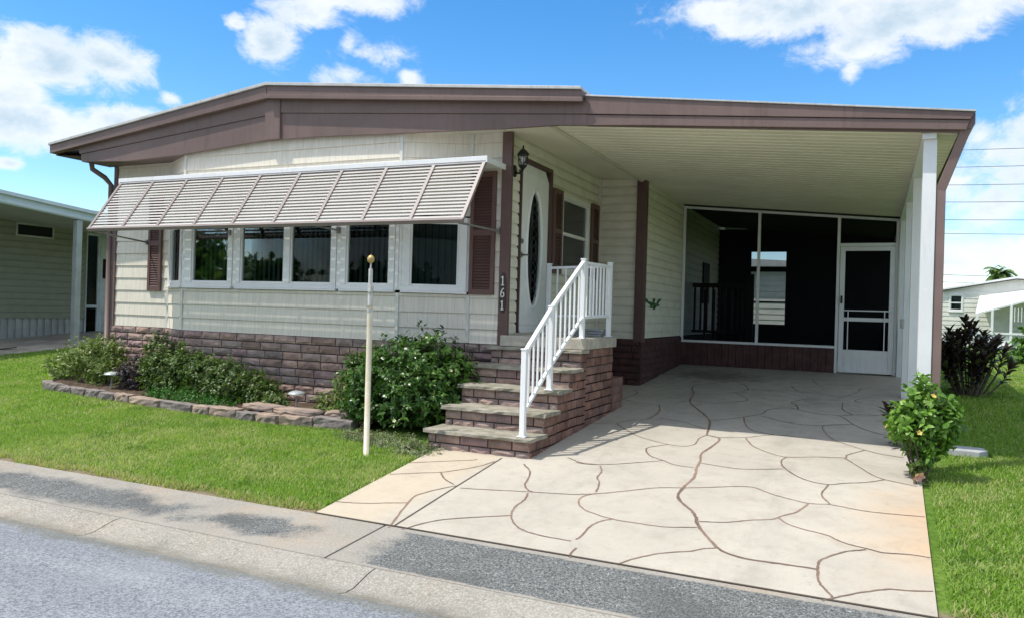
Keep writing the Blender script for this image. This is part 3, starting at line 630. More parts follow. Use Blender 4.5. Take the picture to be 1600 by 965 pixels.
shutter((-5.60, 0), (-5.345, 0), .98, 2.30, None); shutter((-.445, 0), (-.13, 0), 1.02, 2.41)
# brick skirt round the front
zf = lambda a: G(0)-.06
b = MB()
for P, Q in (((WX-.02, -.0), (BD[0], 0)), ((BD[0], 0), (BC[0], BC[1])), (BC, BA), (BA, BB), (BB, (.0, 0))): bricks(b, P, Q, zf, ZB, depth=.03)
b.build('brick_skirt', BRICK, H)
b = MB()
for P, Q in (((WX-.01, .0), BD), (BD, BC), (BC, BA), (BA, BB), (BB, (0, 0))):
    T, L = frame_map(P, Q); b.box(0, -.1, G(0)-.1, L, .022, ZB-.002, T)
b.build('skirt_mortar', MORTAR, H)
# left side wall of the house (seen from a step to the left)
lap((WX, 13), (WX, 0), ZB, ZT, .125, ZB, VINYL, H, 'side_siding', dutch=True)
b = MB(); b.box(WX-.01, .02, -.6, WX+.1, 13, ZB); b.build('brick_skirt', BRICKD, H)
b = MB(); b.box(WX-.022, -.03, ZB-.02, WX+.045, .05, ZT); b.build('corner_trim', TRIM, H, .003)
b = MB(); b.tube([(WX-.16, -.30, 2.82), (WX-.17, -.27, 2.70), (WX-.10, -.12, 2.60), (WX-.06, -.045, 2.50), (WX-.06, -.045, .1)], .036, 10)
b.build('downspout', TRIM, H, smooth=True)
# dark core: closes the house off behind its windows
b = MB(); b.box(WX+.1, .75, -.5, -.6, 12.9, 2.84); b.box(WX+.1, .08, -.5, -5.4, .8, 2.84); b.box(-.6, 3.3, -.5, .62, 12.9, 2.80)
b.box(WX+.1, -.3, 2.864, -.05, .8, 2.869); b.box(-4.6, -.30, -.5, -1.2, .8, .95)
b.build('interior_core', DARK, H)
# right (entry) wall under the carport --------------------------------
PX = (0.0, 3.166)
DY0, DY1, DZ0, DZ1 = .33, 1.20, .585, 2.58
WY0, WY1, WZ0, WZ1 = 1.60, 2.72, 1.36, 2.40
lap((0, -.0), (0, 3.166), ZB, ZT, .125, ZB, VINYL, H, 'entry_siding', holes=[(DY0-.06, DY1+.06, DZ0-.1, DZ1+.06), (WY0, WY1, WZ0, WZ1)], dutch=True)
lap((0, 3.166), (.666, 3.166), ZB+.02, ZT, .125, ZB, VINYL, H, 'return_siding', dutch=True)
lap((.666, 3.166), (.666, 10), ZB+.03, ZT, .125, ZB, VINYL, H, 'side_siding', dutch=True)
window((0, WY0), (0, WY1), WZ0, WZ1, [(.075, WY1-WY0-.075)], fr=WHITEV, hung=True, blinds=False, lab='tall white sash window beside the front door')
def sh(y0, y1): shutter((0, y0), (0, y1), 1.34, 2.42, None, .014)
sh(1.275, 1.575); sh(2.745, 3.05)
b = MB(); b.box(-.062, -.045, ZB-.02, .055, .012, 2.84); b.build('corner_trim', mat('brown_corner', (.13, .075, .065), .5, .08, 3, .2, 150), H, .004, label='brown vertical corner board that carries the house number')
b = MB(); b.box(.60, 3.10, ZB-.02, .735, 3.163, 2.79); b.box(.69, 3.163, ZB-.02, .735, 3.24, 2.79); b.build('corner_trim', mat('brown_corner2', (.11, .06, .052), .5, .08, 3), H, .004)
b = MB(); b.box(.012, 3.105, ZB, .045, 3.15, 2.84); b.build('corner_batten', mat('cream_batten', (.5,)*3), H, .003)
# dark red block skirt of the deeper part
b = MB()
gz = lambda a: -.35
bricks(b, (-.1, 3.13), (.70, 3.13), lambda a: G(3.1)-.05, .49, depth=.02, rough=.006); bricks(b, (.695, 3.13), (.695, 5.75), lambda a: G(3.1+a)-.1, .49, depth=.02, rough=.006)
b.build('brick_skirt', BRICKD, H, label='dark red painted block skirt under the recessed carport wall')
b = MB(); b.box(-.1, 3.14, -.5, .70, 10, .48); b.box(-.01, 1.0, -.5, .0, 3.2, .47); b.build('skirt_mortar', MORTAR, H)
# front door -----------------------------------------------------------
T, L = frame_map((0, DY0), (0, DY1)); W_ = L
dj = MB(); dj.box(-.022, -.03, DZ0, -.004, .035, DZ1+.055, T); dj.box(W_+.004, -.03, DZ0, W_+.055, .035, DZ1+.055, T); dj.box(-.004, -.03, DZ1+.004, W_+.004, .035, DZ1+.055, T)
dj.build('door_frame', TRIMD, H, .003)
pts = []
ca, cz, ra, rz = W_/2+.02, 1.60, .20, .68
n = 40
ell = lambda r: [(ca+ra*r*math.cos(2*math.pi*i/n), cz+rz*(1-(1-r)*.45 if r < 1 else 1+(r-1)*.3)*math.sin(2*math.pi*i/n)) for i in range(n)]
door = MB()
def ringfaces(b, inner, outer, o0, o1):
    k = len(b.v); b.v += [T(p, o0, q) for p, q in inner]+[T(p, o1, q) for p, q in outer]
    b.f += [(k+i, k+(i+1) % n, k+n+(i+1) % n, k+n+i) for i in range(n)]
# slab face with an oval hole: outer rectangle sampled at the same angles
rect = []
for i in range(n):
    c, s_ = math.cos(2*math.pi*i/n), math.sin(2*math.pi*i/n)
    kx = (W_/2)/abs(c) if abs(c) > 1e-6 else 1e9; hh = (DZ1-cz) if s_ > 0 else (cz-DZ0); kz = hh/abs(s_) if abs(s_) > 1e-6 else 1e9
    k_ = min(kx, kz); rect.append((W_/2+c*k_, cz+s_*k_))
inn = ell(1.0)
ringfaces(door, inn, rect, .0, .0); ringfaces(door, inn, inn, .0, -.03)
door.add([T(0, 0, DZ0), T(W_, 0, DZ0), T(W_, -.04, DZ0), T(0, -.04, DZ0)], [(0, 1, 2, 3)])
D_ = door.build('door', WHITE, H, label='white front door with a tall oval glass panel')
rg = MB(); a_, b_, c_ = ell(1.0), ell(1.12), ell(1.26)
ringfaces(rg, a_, b_, .002, .018); ringfaces(rg, b_, c_, .018, .001); rg.build('oval_frame', WHITE, D_, smooth=True)
# raised corner mouldings of the slab
mo = MB()
for z0, z1 in ((DZ0+.10, DZ0+.103), (DZ1-.103, DZ1-.10)): mo = MB(); mo.box(.09, .0005, z0, W_-.09, .010, z1+.012, T); mo.build('door_moulding', WHITE, D_, .003)
g = MB(); k = len(g.v); g.v += [T(p, -.012, q) for p, q in inn]+[T(ca, -.012, cz)]; g.f += [(i, (i+1) % n, n) for i in range(n)]
g.build('oval_glass', glass_mat('leaded_glass', .85, (.8, .9, .86)), D_)
ld = MB()
for ph in (0, 1):
    for sg in (-1, 1):
        ld.tube([T(ca+sg*ra*.55*math.cos(u*3+ph*1.5), -.008, cz-rz*.86+2*rz*.86*u/6.) for u in np.linspace(0, 6, 40)], .0035, 5)
for z in (1.2, 1.6, 2.0): ld.tube([T(ca+.07*math.cos(u), -.008, z+.13*math.sin(u)) for u in np.linspace(0, 2*math.pi, 20)], .003, 5)
ld.build('lead_came', mat('lead_grey', (.12, .12, .12), .4, metal=.7), D_)
b = MB(); b.add([T(0, -.2, DZ0), T(W_, -.2, DZ0), T(W_, -.2, DZ1), T(0, -.2, DZ1)], [(0, 1, 2, 3)]); b.build('door_curtain', BLT, D_)
h = MB(); c = T(.065, .03, 1.50); h.beam(T(.065, .0, 1.50), T(.065, .055, 1.50), .022, .022); h.beam(T(.055, .055, 1.50), T(.165, .055, 1.505), .018, .02)
h.tube([T(.065, .001, 1.50), T(.065, .012, 1.50)], .033, 14); h2 = MB(); h2.tube([T(.065, .001, 1.66), T(.065, .02, 1.66)], .03, 14); h2.build('deadbolt', CHROME, D_, smooth=False)
h.build('handle', CHROME, D_, .003)
b = MB(); b.box(0.0, DY0-.08, .555, .10, DY1+.08, .60); b.build('door_sill', SLAB, H, .006)
# roof ---------------------------------------------------------------
Yf, Yb = -.42, 13.2
Fm = lambda p, q, t: (p, t, q)
RP = [(-7.09, 3.045), (-3.07, 3.534), (1.05, 3.10), (1.05, 2.90), (-7.09, 2.97)]
b = MB(); b.prism(RP, Fm, Yf+.03, Yb); R_ = b.build('roof', METAL, H)
# fascia built up in three bands; outlines at their own plane, real thickness
def band(pts, y0, y1, m, nm, par=R_, bev=.003): b = MB(); b.prism(pts, Fm, y1, y0); return b.build(nm, m, par, bev)
band([(-7.095, 3.060), (-3.07, 3.552), (1.03, 3.118), (1.03, 3.088), (-3.07, 3.515), (-7.095, 3.026)], Yf-.125, Yf+.06, METAL, 'roof_edge')
band([(-7.088, 3.024), (-3.07, 3.512), (-3.07, 3.36), (-7.08, 2.914)], Yf-.10, Yf, TRIM, 'rake_board')
band([(-3.063, 3.512), (1.035, 3.085), (1.035, 2.985), (-3.063, 3.36)], Yf-.10, Yf, TRIM, 'rake_board')
band([(-3.063, 3.40), (1.05, 3.005), (1.05, 2.962), (-3.063, 3.352)], Yf-.125, Yf-.102, TRIM, 'rake_lip')
band([(-6.56, 2.975), (-3.13, 3.358), (-2.90, 3.352), (1.04, 2.985), (1.10, 2.96), (1.08, 2.857), (-2.90, 3.182), (-3.12, 3.168), (-6.53, 2.885)], Yf-.035, Yf+.01, TRIM, 'upper_fascia')
band([(-6.52, 2.883), (-3.12, 3.166), (-3.12, 2.865), (-4.60, 2.765), (-5.6, 2.735), (-6.50, 2.775)], Yf-.022, Yf+.02, TRIM, 'lower_fascia')
band([(-2.90, 3.180), (1.07, 2.855), (1.07, 2.745), (.77, 2.768), (.07, 2.778), (-1.18, 2.815), (-2.31, 2.855), (-2.90, 2.860)], Yf-.022, Yf+.02, TRIM, 'lower_fascia')
band([(-3.13, 3.36), (-2.895, 3.36), (-2.885, 2.862), (-3.115, 2.862)], Yf-.05, Yf+.015, TRIM, 'fascia_post')
# left eave and soffits
b = MB(); b.box(-7.092, Yf+.0, 2.90, -7.06, Yb, 3.03); b.build('eave_fascia', TRIM, R_, .003)
b = MB(); b.add([(-7.08, Yf, 2.905), (-6.5, Yf, 2.86), (-6.5, Yb, 2.86), (-7.08, Yb, 2.905)], [(0, 3, 2, 1)]); b.box(-6.52, Yf+.02, 2.80, -6.3, Yb, 2.87)
b.build('eave_soffit', TRIMD, R_)
b = MB(); b.box(-6.5, Yf+.02, 2.775, -4.5, .01, 2.80); b.build('front_soffit', TRIM, R_)
b = MB(); b.box(-1.25, Yf+.02, 2.842, .0, .01, 2.86); b.build('front_soffit', SOFFIT, R_)
# carport roof: ribbed pan ceiling, fascia, edge beam, gutter ----------
cz_ = lambda x: 2.787-.089*(x-.647)
CX0, CX1 = -.0, 4.36
b = MB(); ys = []; y = -.40
prof = []
while y < 5.6:
    prof += [(y, 0), (y+.075, 0), (y+.085, .016), (y+.105, .016), (y+.115, 0)]; y += .152
for sx0, sx1, flat in ((.69, CX1, False), (CX0, .65, True)):
    k = len(b.v); pr = prof if not flat else [(-.40, .003), (3.16, .003)]
    for y, dz in pr: b.v += [(sx0, y, cz_(sx0)-(-dz)), (sx1, y, cz_(sx1)+dz)]
    for i in range(len(pr)-1): b.f.append((k+2*i, k+2*i+2, k+2*i+3, k+2*i+1))
CR = b.build('carport_ceiling', mat('cream_metal_pan', (.76, .73, .57), .5, .05, 1.5), H)
b = MB(); b.beam((.67, -.39, cz_(.67)-.012), (.67, 3.1, cz_(.67)-.012), .05, .03); b.build('ceiling_joint_trim', SOFFIT, CR, .003)
b = MB(); b.prism([(1.05, 2.98), (4.40, 2.625), (4.40, 2.50), (CX0+.05, 2.87), (.3, 2.90)], Fm, Yf+.03, 9.4)
b.build('carport_roof', METAL, H)
b = MB()
for pts, y0 in (([(1.045, 3.035), (4.47, 2.605), (4.435, 2.548), (1.07, 2.858)], Yf-.03), ([(1.06, 2.853), (4.432, 2.544), (4.41, 2.466), (1.62, 2.706), (1.06, 2.745)], Yf-.018)):
    b.prism(pts, Fm, Yf+.02, y0)
b.build('carport_fascia', TRIM, H, .003)
b = MB(); b.prism([(1.06, 2.83), (4.40, 2.52), (4.40, cz_(4.40)-.006), (1.06, cz_(1.06)-.006)], Fm, Yf+.035, Yf+.022); b.build('fascia_backing', TRIM, H)
b = MB(); b.prism([(1.05, 3.052), (4.475, 2.622), (4.475, 2.607), (1.05, 3.037)], Fm, Yf+.05, Yf-.045); b.build('carport_roof_edge', METAL, H, .002)
b = MB(); b.prism([(4.38, 2.60), (4.475, 2.605), (4.475, 2.515), (4.45, 2.48), (4.38, 2.47)], Fm, Yf, 9.4); b.build('gutter_channel', TRIM, H, .002)
b = MB(); b.box(4.09, -.36, cz_(4.15)-.05, 4.2, 9.3, cz_(4.15)+.0); b.build('carport_beam', WHITE, H, .003)
for y, x in ((-.28, 4.155), (1.70, 4.16), (3.62, 4.16), (5.70, 4.15)):
    p = root('tmp', (0, 0, 0), 'x', 'x') if False else None
    b = MB(); b.box(x-.052, y-.04, G(y)-.02, x+.052, y+.04, cz_(x)-.0505)
    for s in (-1, 1): b.box(x-.0535 if s < 0 else x+.0525, y-.022, G(y)+.02, x-.0525 if s < 0 else x+.0535, y+.022, 2.3)
    b.build('carport_post', WHITE, H, .004)
for y, x in ((3.1, 4.10), (3.62, 4.10)):
    b = MB(); b.box(4.075, y-.04, .77, 4.104, y+.04, .89); b.build('outlet_box', mat('grey_box', (.42, .43, .42)), H, .004)
b = MB(); b.beam((4.42, -.36, 2.50), (4.245, -.26, 1.99), .075, .10, (0, 1, 0)); b.beam((4.245, -.26, 2.01), (4.245, -.26, G(0)+.06), .075, .10, (0, 1, 0))
b.build('downspout', mat('downspout_taupe', (.24, .165, .145), .45, .06, 4), H, .004)

# ================================================================== screened porch at the back of the carport
S = root('screened_porch', (2.3, 5.757, 0), 'dark screened porch with white frame and red knee wall behind the carport', 'screen porch')
y2 = 5.757
b = MB()
def vb(x, z0, z1, w_=.045): b.box(x-w_/2, y2-.02, z0, x+w_/2, y2+.03, z1)
top = lambda x: cz_(x)-.012
for x in (.715, 1.975, 3.215, 4.07): vb(x, .0 if x > 3 else .43, top(x)-.03)
b.beam((.69, y2, top(.69)-.03), (4.09, y2, top(4.09)-.03), .05, .04)
b.box(.69, y2-.025, .395, 3.19, y2+.03, .435); b.box(3.24, y2-.02, 2.035, 4.05, y2+.03, 2.085)
b.build('screen_frame', WHITE, S, .003)
b = MB()
n = 21
for i in range(n):
    x0 = .70+(3.19-.70)*i/n; x1 = .70+(3.19-.70)*(i+1)/n-.006; d = random.uniform(0, .004)
    b.box(x0, y2-.012-d, .0, x1, y2+.02, .394)
b.box(.70, y2+.021, 0, 3.19, y2+.03, .394)
b.build('knee_wall', mat('red_brown_planks', (.095, .040, .036), .7, .2, 6, .4, 80), S, .002)
b = MB()
for x0, x1 in ((.74, 1.95), (2.0, 3.19)): b.add([(x0, y2+.005, .436), (x1, y2+.005, .436), (x1, y2+.005, top(x1)-.05), (x0, y2+.005, top(x0)-.05)], [(0, 1, 2, 3)])
b.add([(3.24, y2+.005, 2.086), (4.05, y2+.005, 2.086), (4.05, y2+.005, top(4.05)-.05), (3.24, y2+.005, top(3.24)-.05)], [(0, 1, 2, 3)])
b.build('insect_screen', SCREEN, S)
# screen door
d = MB(); x0, x1 = 3.245, 4.045; yq = y2-.03
d.box(x0, yq, .02, x0+.075, yq+.03, 2.03); d.box(x1-.075, yq, .02, x1, yq+.03, 2.03); d.box(x0+.075, yq+.001, 1.96, x1-.075, yq+.029, 2.03)
d.box(x0+.075, yq+.001, .84, x1-.075, yq+.029, .90); d.box(x0+.075, yq+.004, .02, x1-.075, yq+.026, .385)
d.box(x0+.02, yq-.015, .02, x1-.02, yq-.0005, .07)
DR = d.build('screen_door', WHITE, S, .004, label='white screen door with a solid lower panel')
d = MB()
for a, c in ((.90, 1.96), (.385, .84)): d.add([(x0+.075, yq+.015, a), (x1-.075, yq+.015, a), (x1-.075, yq+.015, c), (x0+.075, yq+.015, c)], [(0, 1, 2, 3)])
d.build('door_screen', SCREEN, DR)
d = MB(); d.box(x0-.03, yq-.02, 1.0, x1+.01, yq-.004, 1.018); d.box(x0+.13, yq-.018, .385, x0+.145, yq-.003, .999); d.box(x1-.14, yq-.018, .385, x1-.125, yq-.003, .999)
d.build('push_bar_guard', WHITE, DR, .002)
d = MB(); d.box(x0+.02, yq-.04, 1.12, x0+.05, yq-.002, 1.24); d.build('handle', BLACK, DR, .004)
# inside the porch: side walls, back wall with lit window openings
yb = 9.3
b = MB(); b.box(4.10, y2+.04, 0, 4.16, yb, .8); b.box(4.10, y2+.04, .8, 4.16, y2+.25, 2.40); b.build('porch_side_wall', mat('black_porch_wall', (.016, .015, .014), .9), S)  # unseen wall kept low so daylight reaches the siding inside
b = MB()
PB_ = lambda p, q, t: (p, t, q)
for q in ((.67, yb, 0, 1.36, yb+.08, 2.72), (1.36, yb, 0, 2.07, yb+.08, .72), (1.36, yb, 1.82, 2.07, yb+.08, 1.92), (1.36, yb, 1.17, 2.07, yb+.08, 1.20)): b.box(*q)
b.prism([(2.07, 0), (4.15, 0), (4.15, cz_(4.15)), (2.07, cz_(2.07))], PB_, yb, yb+.08); b.prism([(1.36, 2.24), (2.07, 2.24), (2.07, cz_(2.07)), (1.36, cz_(1.36))], PB_, yb, yb+.08)
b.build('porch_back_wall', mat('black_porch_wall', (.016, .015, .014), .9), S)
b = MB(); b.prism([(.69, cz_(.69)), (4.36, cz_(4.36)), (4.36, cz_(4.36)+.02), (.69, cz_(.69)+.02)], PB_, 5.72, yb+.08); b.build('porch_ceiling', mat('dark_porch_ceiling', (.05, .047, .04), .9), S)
RB = root('rear_house', (1.5, 15, 0), 'white panelled house wall glimpsed through the far openings of the screened porch', 'house')
lap((-3, 15.5), (3.4, 15.5), 0, 2.3, .16, 0, WHITESD, RB, 'siding_wall')
b = MB(); b.prism([(-3.4, 2.3), (3.6, 2.3), (3.6, 2.36), (.4, 2.52), (-3.4, 2.36)], PB_, 15.2, 22); b.build('roof', METAL, RB)
b = MB()
for i in range(9): b.box(.74+.11*i, 6.56, .60, .775+.11*i, 6.595, 1.37)
b.box(.71, 6.55, 1.37, 1.75, 6.61, 1.45); b.box(.71, 6.555, .55, 1.70, 6.60, .60); b.box(1.68, 6.53, .0, 1.80, 6.64, 1.62)
for i in range(5): b.box(.80+.17*i, 7.2, .3, .84+.17*i, 7.24, 1.35)
b.box(.71, 6.56, -.0, 1.75, 7.7, .22)
b.build('wood_railing', mat('dark_wood_rail', (.05, .035, .028), .7), S, .003)
b = MB(); b.box(.69, 7.55, 1.1, .72, 8.15, 1.9); b.build('porch_window', mat('dark_wood_rail', (.05, .035, .028), .7), S, .003)

# ================================================================== front steps
ST = root('brick_steps', (.45, -.6, -.45), 'five-tread brick staircase with stone treads rising to the front door', 'steps')
ys, gy, h_, d_ = -1.459, -.482, .188, .327
XL, XR = -.10, .96
for k in range(5):
    zt = gy+h_*(k+1); y0 = ys+d_*k; y1 = y0+d_+.06 if k < 4 else y0+.22
    b = MB(); nx = 14; th = .036; rows = [y0, y0+.012, y0+d_*.5, y1]
    xs_ = np.linspace(XL-.035, XR+.035, nx+1); kk = 0
    for lay in (0, 1):
        for yy_ in rows:
            for i, x in enumerate(xs_):
                jx = .006*random.uniform(-1, 1) if i in (0, nx) else 0; jy = random.uniform(-.010, .010) if yy_ == rows[0] else 0
                z = zt+random.uniform(-.004, .002) if lay == 0 else zt-th
                if lay == 0 and yy_ == rows[0]: z -= .008
                b.v.append((x+jx, yy_+jy, z))
    R4, N1 = len(rows), nx+1
    for lay in (0, 1):
        for j in range(R4-1):
            for i in range(nx):
                q = lay*R4*N1+j*N1+i; f = (q, q+1, q+N1+1, q+N1); b.f.append(f if lay == 0 else f[::-1])
    lo = R4*N1
    for i in range(nx): b.f.append((lo+i, lo+i+1, i+1, i)); q = (R4-1)*N1+i; b.f.append((q, q+1, lo+q+1, lo+q))
    for j in range(R4-1): q = j*N1; b.f.append((q, q+N1, lo+q+N1, lo+q)); q = j*N1+nx; b.f.append((lo+q, lo+q+N1, q+N1, q))
    b.build('tread', STONE, ST)
    b = MB(); yr = y0+.035; zb_ = gy+h_*k-(.06 if k == 0 else 0)
    b2 = MB(); b2.box(XL+.01, yr+.018, zb_-.01, XR-.01, (ys+d_*(k+1)+.2), zt-th)
    bricks(b, (XL, yr+.02), (XR, yr+.02), lambda a, z=zb_: z-.02, zt-th, course=.092, ln=.27, depth=.01, rough=.014)
    o = b.build('riser', BRICK, ST); b2.build('riser_core', MORTAR, ST)
# side walls: stepped on the stair, then the platform
b = MB(); bl = MB()
for k in range(5):
    y0 = ys+d_*k+.045; y1 = ys+d_*(k+1)+.045 if k < 4 else 1.0
    zt = gy+h_*(k+1)-.042
    T, L = frame_map((XR-.01, y0), (XR-.01, y1))
    def zlow(a, y0=y0): return G(y0+a)-.05
    # courses aligned between steps
    z = zt
    for r in range(2 if k < 4 else 12):
        pass
    z1 = zt
    if k == 4:
        bricks(b, (XR-.012, .075), (XR-.012, 1.0), lambda a: G(.1+a)-.07, .456, course=.094, ln=.2, rough=.005, depth=.012, stag=.5); y1_ = .07
    else: y1_ = y1
    bricks(b, (XR-.012, y0), (XR-.012, y1_), lambda a, y0=y0: G(y0+a)-.07, z1, course=.094, ln=.165 if k < 4 else .2, rough=.007, depth=.012, stag=.5)
    bricks(bl, (XL+.012, y1), (XL+.012, y0), lambda a, y1=y1: G(y1-a)-.07, z1, course=.094, ln=.165 if k < 4 else .2, rough=.007, depth=.012, stag=.5)
b.build('side_wall', BRICKS, ST); bl.build('side_wall', BRICKS, ST)
b = MB()
for k in range(5):
    y0 = ys+d_*k+.05; b.box(XL+.006, y0, -.6, XR-.006, 1.0, gy+h_*(k+1)-.045-.004*k)
b.box(XL+.008, .08, .3, XR-.008, .998, .457)
b.build('side_core', MORTAR, ST)
b = MB(); b.box(.0, -.10, gy+5*h_+.002, .998, 1.02, .577); b.build('landing_slab', SLAB, ST, .008, label='beige concrete landing slab in front of the door')
b = MB(); b.box(.30, 1.01, -.45, .955, 1.43, .03); bricks(b, (.955, 1.02), (.955, 1.44), lambda a: G(1.2)-.05, .075, course=.094, ln=.2, depth=.008, rough=.005, stag=.5)
b.box(.30, 1.012, .0305, .96, 1.45, .078); b.build('rear_footing', BRICKS, ST)
# stack of grey pavers left on the landing
b = MB()
for i in range(3): b.box(.46-.01*i, .80+.012*i, .579+.03*i, .86+.01*i, 1.0-.01*i, .605+.03*i)
tagp(b.build('paver_stack', mat('grey_pavers', (.33, .34, .34), .8, .1), None, .005), 'low stack of flat grey pads behind the landing railing', 'pavers')

# ================================================================== white railing
RL = root('stair_railing', (.92, -.3, .0), 'white metal railing with square posts climbing the steps and fencing the landing', 'railing')
RM = mat('railing_white', (.84, .85, .85), .35, .02)
def post(x, y, z0, z1, w_=.05):
    b = MB(); b.box(x-w_/2, y-w_/2, z0, x+w_/2, y+w_/2, z1); b.box(x-w_/2-.005, y-w_/2-.005, z1-.001, x+w_/2+.005, y+w_/2+.005, z1+.014)
    b.box(x-w_/2-.018, y-w_/2-.018, z0, x+w_/2+.018, y+w_/2+.018, z0+.01); b.build('post', RM, RL, .003)
PA = (.875, -1.385, -.292, .50); PB = (.875, -.76, .084, .90); PC = (.925, .0, .578, 1.415); PD = (.925, .92, .578, 1.435); PE = (.16, .90, .578, 1.42)
for p in (PA, PB, PC, PD, PE): post(*p)
b = MB()
tp = lambda y: np.interp(y, [PA[1], PC[1]], [.47, 1.39]); bt = lambda y: np.interp(y, [PA[1], PC[1]], [-.075, .80]); xr = lambda y: np.interp(y, [PA[1], PB[1], PC[1]], [.875, .875, .925])
for f in (tp, bt):
    for ya, yc in ((PA[1], PB[1]), (PB[1], PC[1])): b.beam((xr(ya), ya, f(ya)), (xr(yc), yc, f(yc)), .032 if f is bt else .04, .03 if f is bt else .04)
b.beam((PC[0], PC[1], 1.385), (PD[0], PD[1], 1.40), .035, .03); b.beam((PC[0], PC[1], .80), (PD[0], PD[1], .82), .03, .028)
b.beam((PE[0], PE[1], 1.38), (PD[0], PD[1], 1.40), .035, .03); b.beam((PE[0], PE[1], .80), (PD[0], PD[1], .82), .03, .028)
b.build('rail', RM, RL, .003)
def bal(p, q):
    b = MB(); b.beam(p, q, .017, .017, (0, 1, 0)); b.build('baluster', RM, RL)
for ya, yc, n in ((PA[1], PB[1], 5), (PB[1], PC[1], 6)):
    for i in range(1, n+1):
        y = ya+(yc-ya)*i/(n+1); bal((xr(y), y, bt(y)), (xr(y), y, tp(y)))
for i in range(1, 8): y = PC[1]+(PD[1]-PC[1])*i/8; bal((.925, y, .81), (.925, y, 1.39))
for i in range(1, 7): x = PE[0]+(PD[0]-PE[0])*i/7; bal((x, .905, .81), (x, .905, 1.39))

# ================================================================== louvred awning
AW = root('louvred_awning', (-2.8, -.5, 2.45), 'long taupe louvred hurricane awning with white header propped over the front windows', 'awning')
AT, AB = (-.485, 2.435), (-.975, 1.735); AX0, AX1 = -5.62, -.03
b = MB(); b.box(AX0-.02, -.50, 2.445, AX1+.02, .005, 2.475); b.box(AX0-.02, -.515, 2.415, AX1+.02, -.49, 2.485); b.box(AX1-.005, -.49, 2.415, AX1+.018, .005, 2.474); b.box(AX0-.018, -.49, 2.415, AX0+.005, .005, 2.474)
b.build('header', WHITE, AW, .003)
apt = lambda x, u, o=0.: (x, AT[0]+(AB[0]-AT[0])*u-o*.82, AT[1]+(AB[1]-AT[1])*u+o*-.57)
FRM = mat('awning_frame_paint', (.25, .205, .188), .45, .05, 3)
b = MB(); n = 9
for i in range(n+1):
    x = AX0+.02+(AX1-AX0-.04)*i/n; b.beam(apt(x, .0), apt(x, 1.), .042, .03, (0, -.8, .6))
b.beam(apt(AX0, .015), apt(AX1, .015), .035, .045, (0, -.57, .82)); b.beam(apt(AX0, .985), apt(AX1, .985), .035, .045, (0, -.57, .82))
b.build('frame', FRM, AW, .003)
SLT = mat('slat_white', (.50, .48, .455), .4, .04, 4)
ns = 16
for j in range(n):
    b = MB(); x0 = AX0+.02+(AX1-AX0-.04)*j/n+.02; x1 = AX0+.02+(AX1-AX0-.04)*(j+1)/n-.02
    for i in range(ns):
        u = .045+(i+.5)*.91/ns; c = apt(0, u)
        # slat tilted so that its outer edge is low
        b.beam((x0, c[1], c[2]), (x1, c[1], c[2]), .004, .036, (0, .80, .60))
    b.build('slats', SLT, AW)
for p_, q_, r_ in (((AX1-.06, AB[0]+.02, AB[1]-.01), (-.09, -.03, 1.735), .012), ((AX0+.08, AB[0]+.02, AB[1]-.01), (-5.63, -.03, 1.66), .012),
                   ((-3.45, AB[0]+.02, AB[1]-.01), (-3.72, -.39, 1.735), .010), ((-1.9, AB[0]+.02, AB[1]-.01), (-2.02, -.39, 1.735), .010)):
    b = MB(); b.tube([p_, q_], r_, 8); b.box(q_[0]-.02, q_[1]-.02, q_[2]-.035, q_[0]+.02, q_[1]+.01, q_[2]+.035)
    b.build('support_arm', mat('arm_grey', (.30, .29, .27), .4, metal=.4), AW)

# ================================================================== wall lantern and number plaque
LN = root('wall_lantern', (.055, .10, 2.45), 'black coach lantern with glass panes on the wall left of the front door', 'wall lamp')
lx, ly, lz = .15, .05, 2.425
b = MB(); b.lathe((0, 0, 0), [(.0, 0), (.055, .0), (.052, .012), (.03, .02), (0, .022)], 18)
b.v = [(.02+z, ly+.06+x, lz+.0+y*1.3) for x, y, z in b.v]; b.build('backplate', BLACK, LN, smooth=True)
b = MB(); b.tube([(.03, ly+.06, lz), (.06, ly+.04, lz-.03), (.11, ly+.01, lz-.035), (lx, ly, lz-.01)], .012, 8); b.build('arm', BLACK, LN, smooth=True)
b = MB(); b.lathe((lx, ly, lz), [(.0, -.02), (.012, -.015), (.014, .0), (.035, .02), (.048, .035), (.052, .05)], 6)
b.lathe((lx, ly, lz), [(.058, .165), (.076, .162), (.072, .175), (.040, .212), (.018, .228), (.010, .238), (.012, .25), (.004, .275), (0, .276)], 6)
for i in range(6):
    a = math.pi/3*i; b.tube([(lx+.05*math.cos(a), ly+.05*math.sin(a), lz+.045), (lx+.058*math.cos(a), ly+.058*math.sin(a), lz+.165)], .005, 5)
b.build('cage', BLACK, LN)
b = MB(); b.lathe((lx, ly, lz), [(.046, .05), (.054, .163)], 6); b.f = b.f[:-2]; b.build('glass', LAMPGLASS, LN)
b = MB(); b.lathe((lx, ly, lz), [(.012, .05), (.012, .08), (.022, .095), (.026, .12), (.018, .145), (0, .155)], 12); b.build('bulb', mat('bulb_white', (.85, .84, .80), .3), LN, smooth=True)

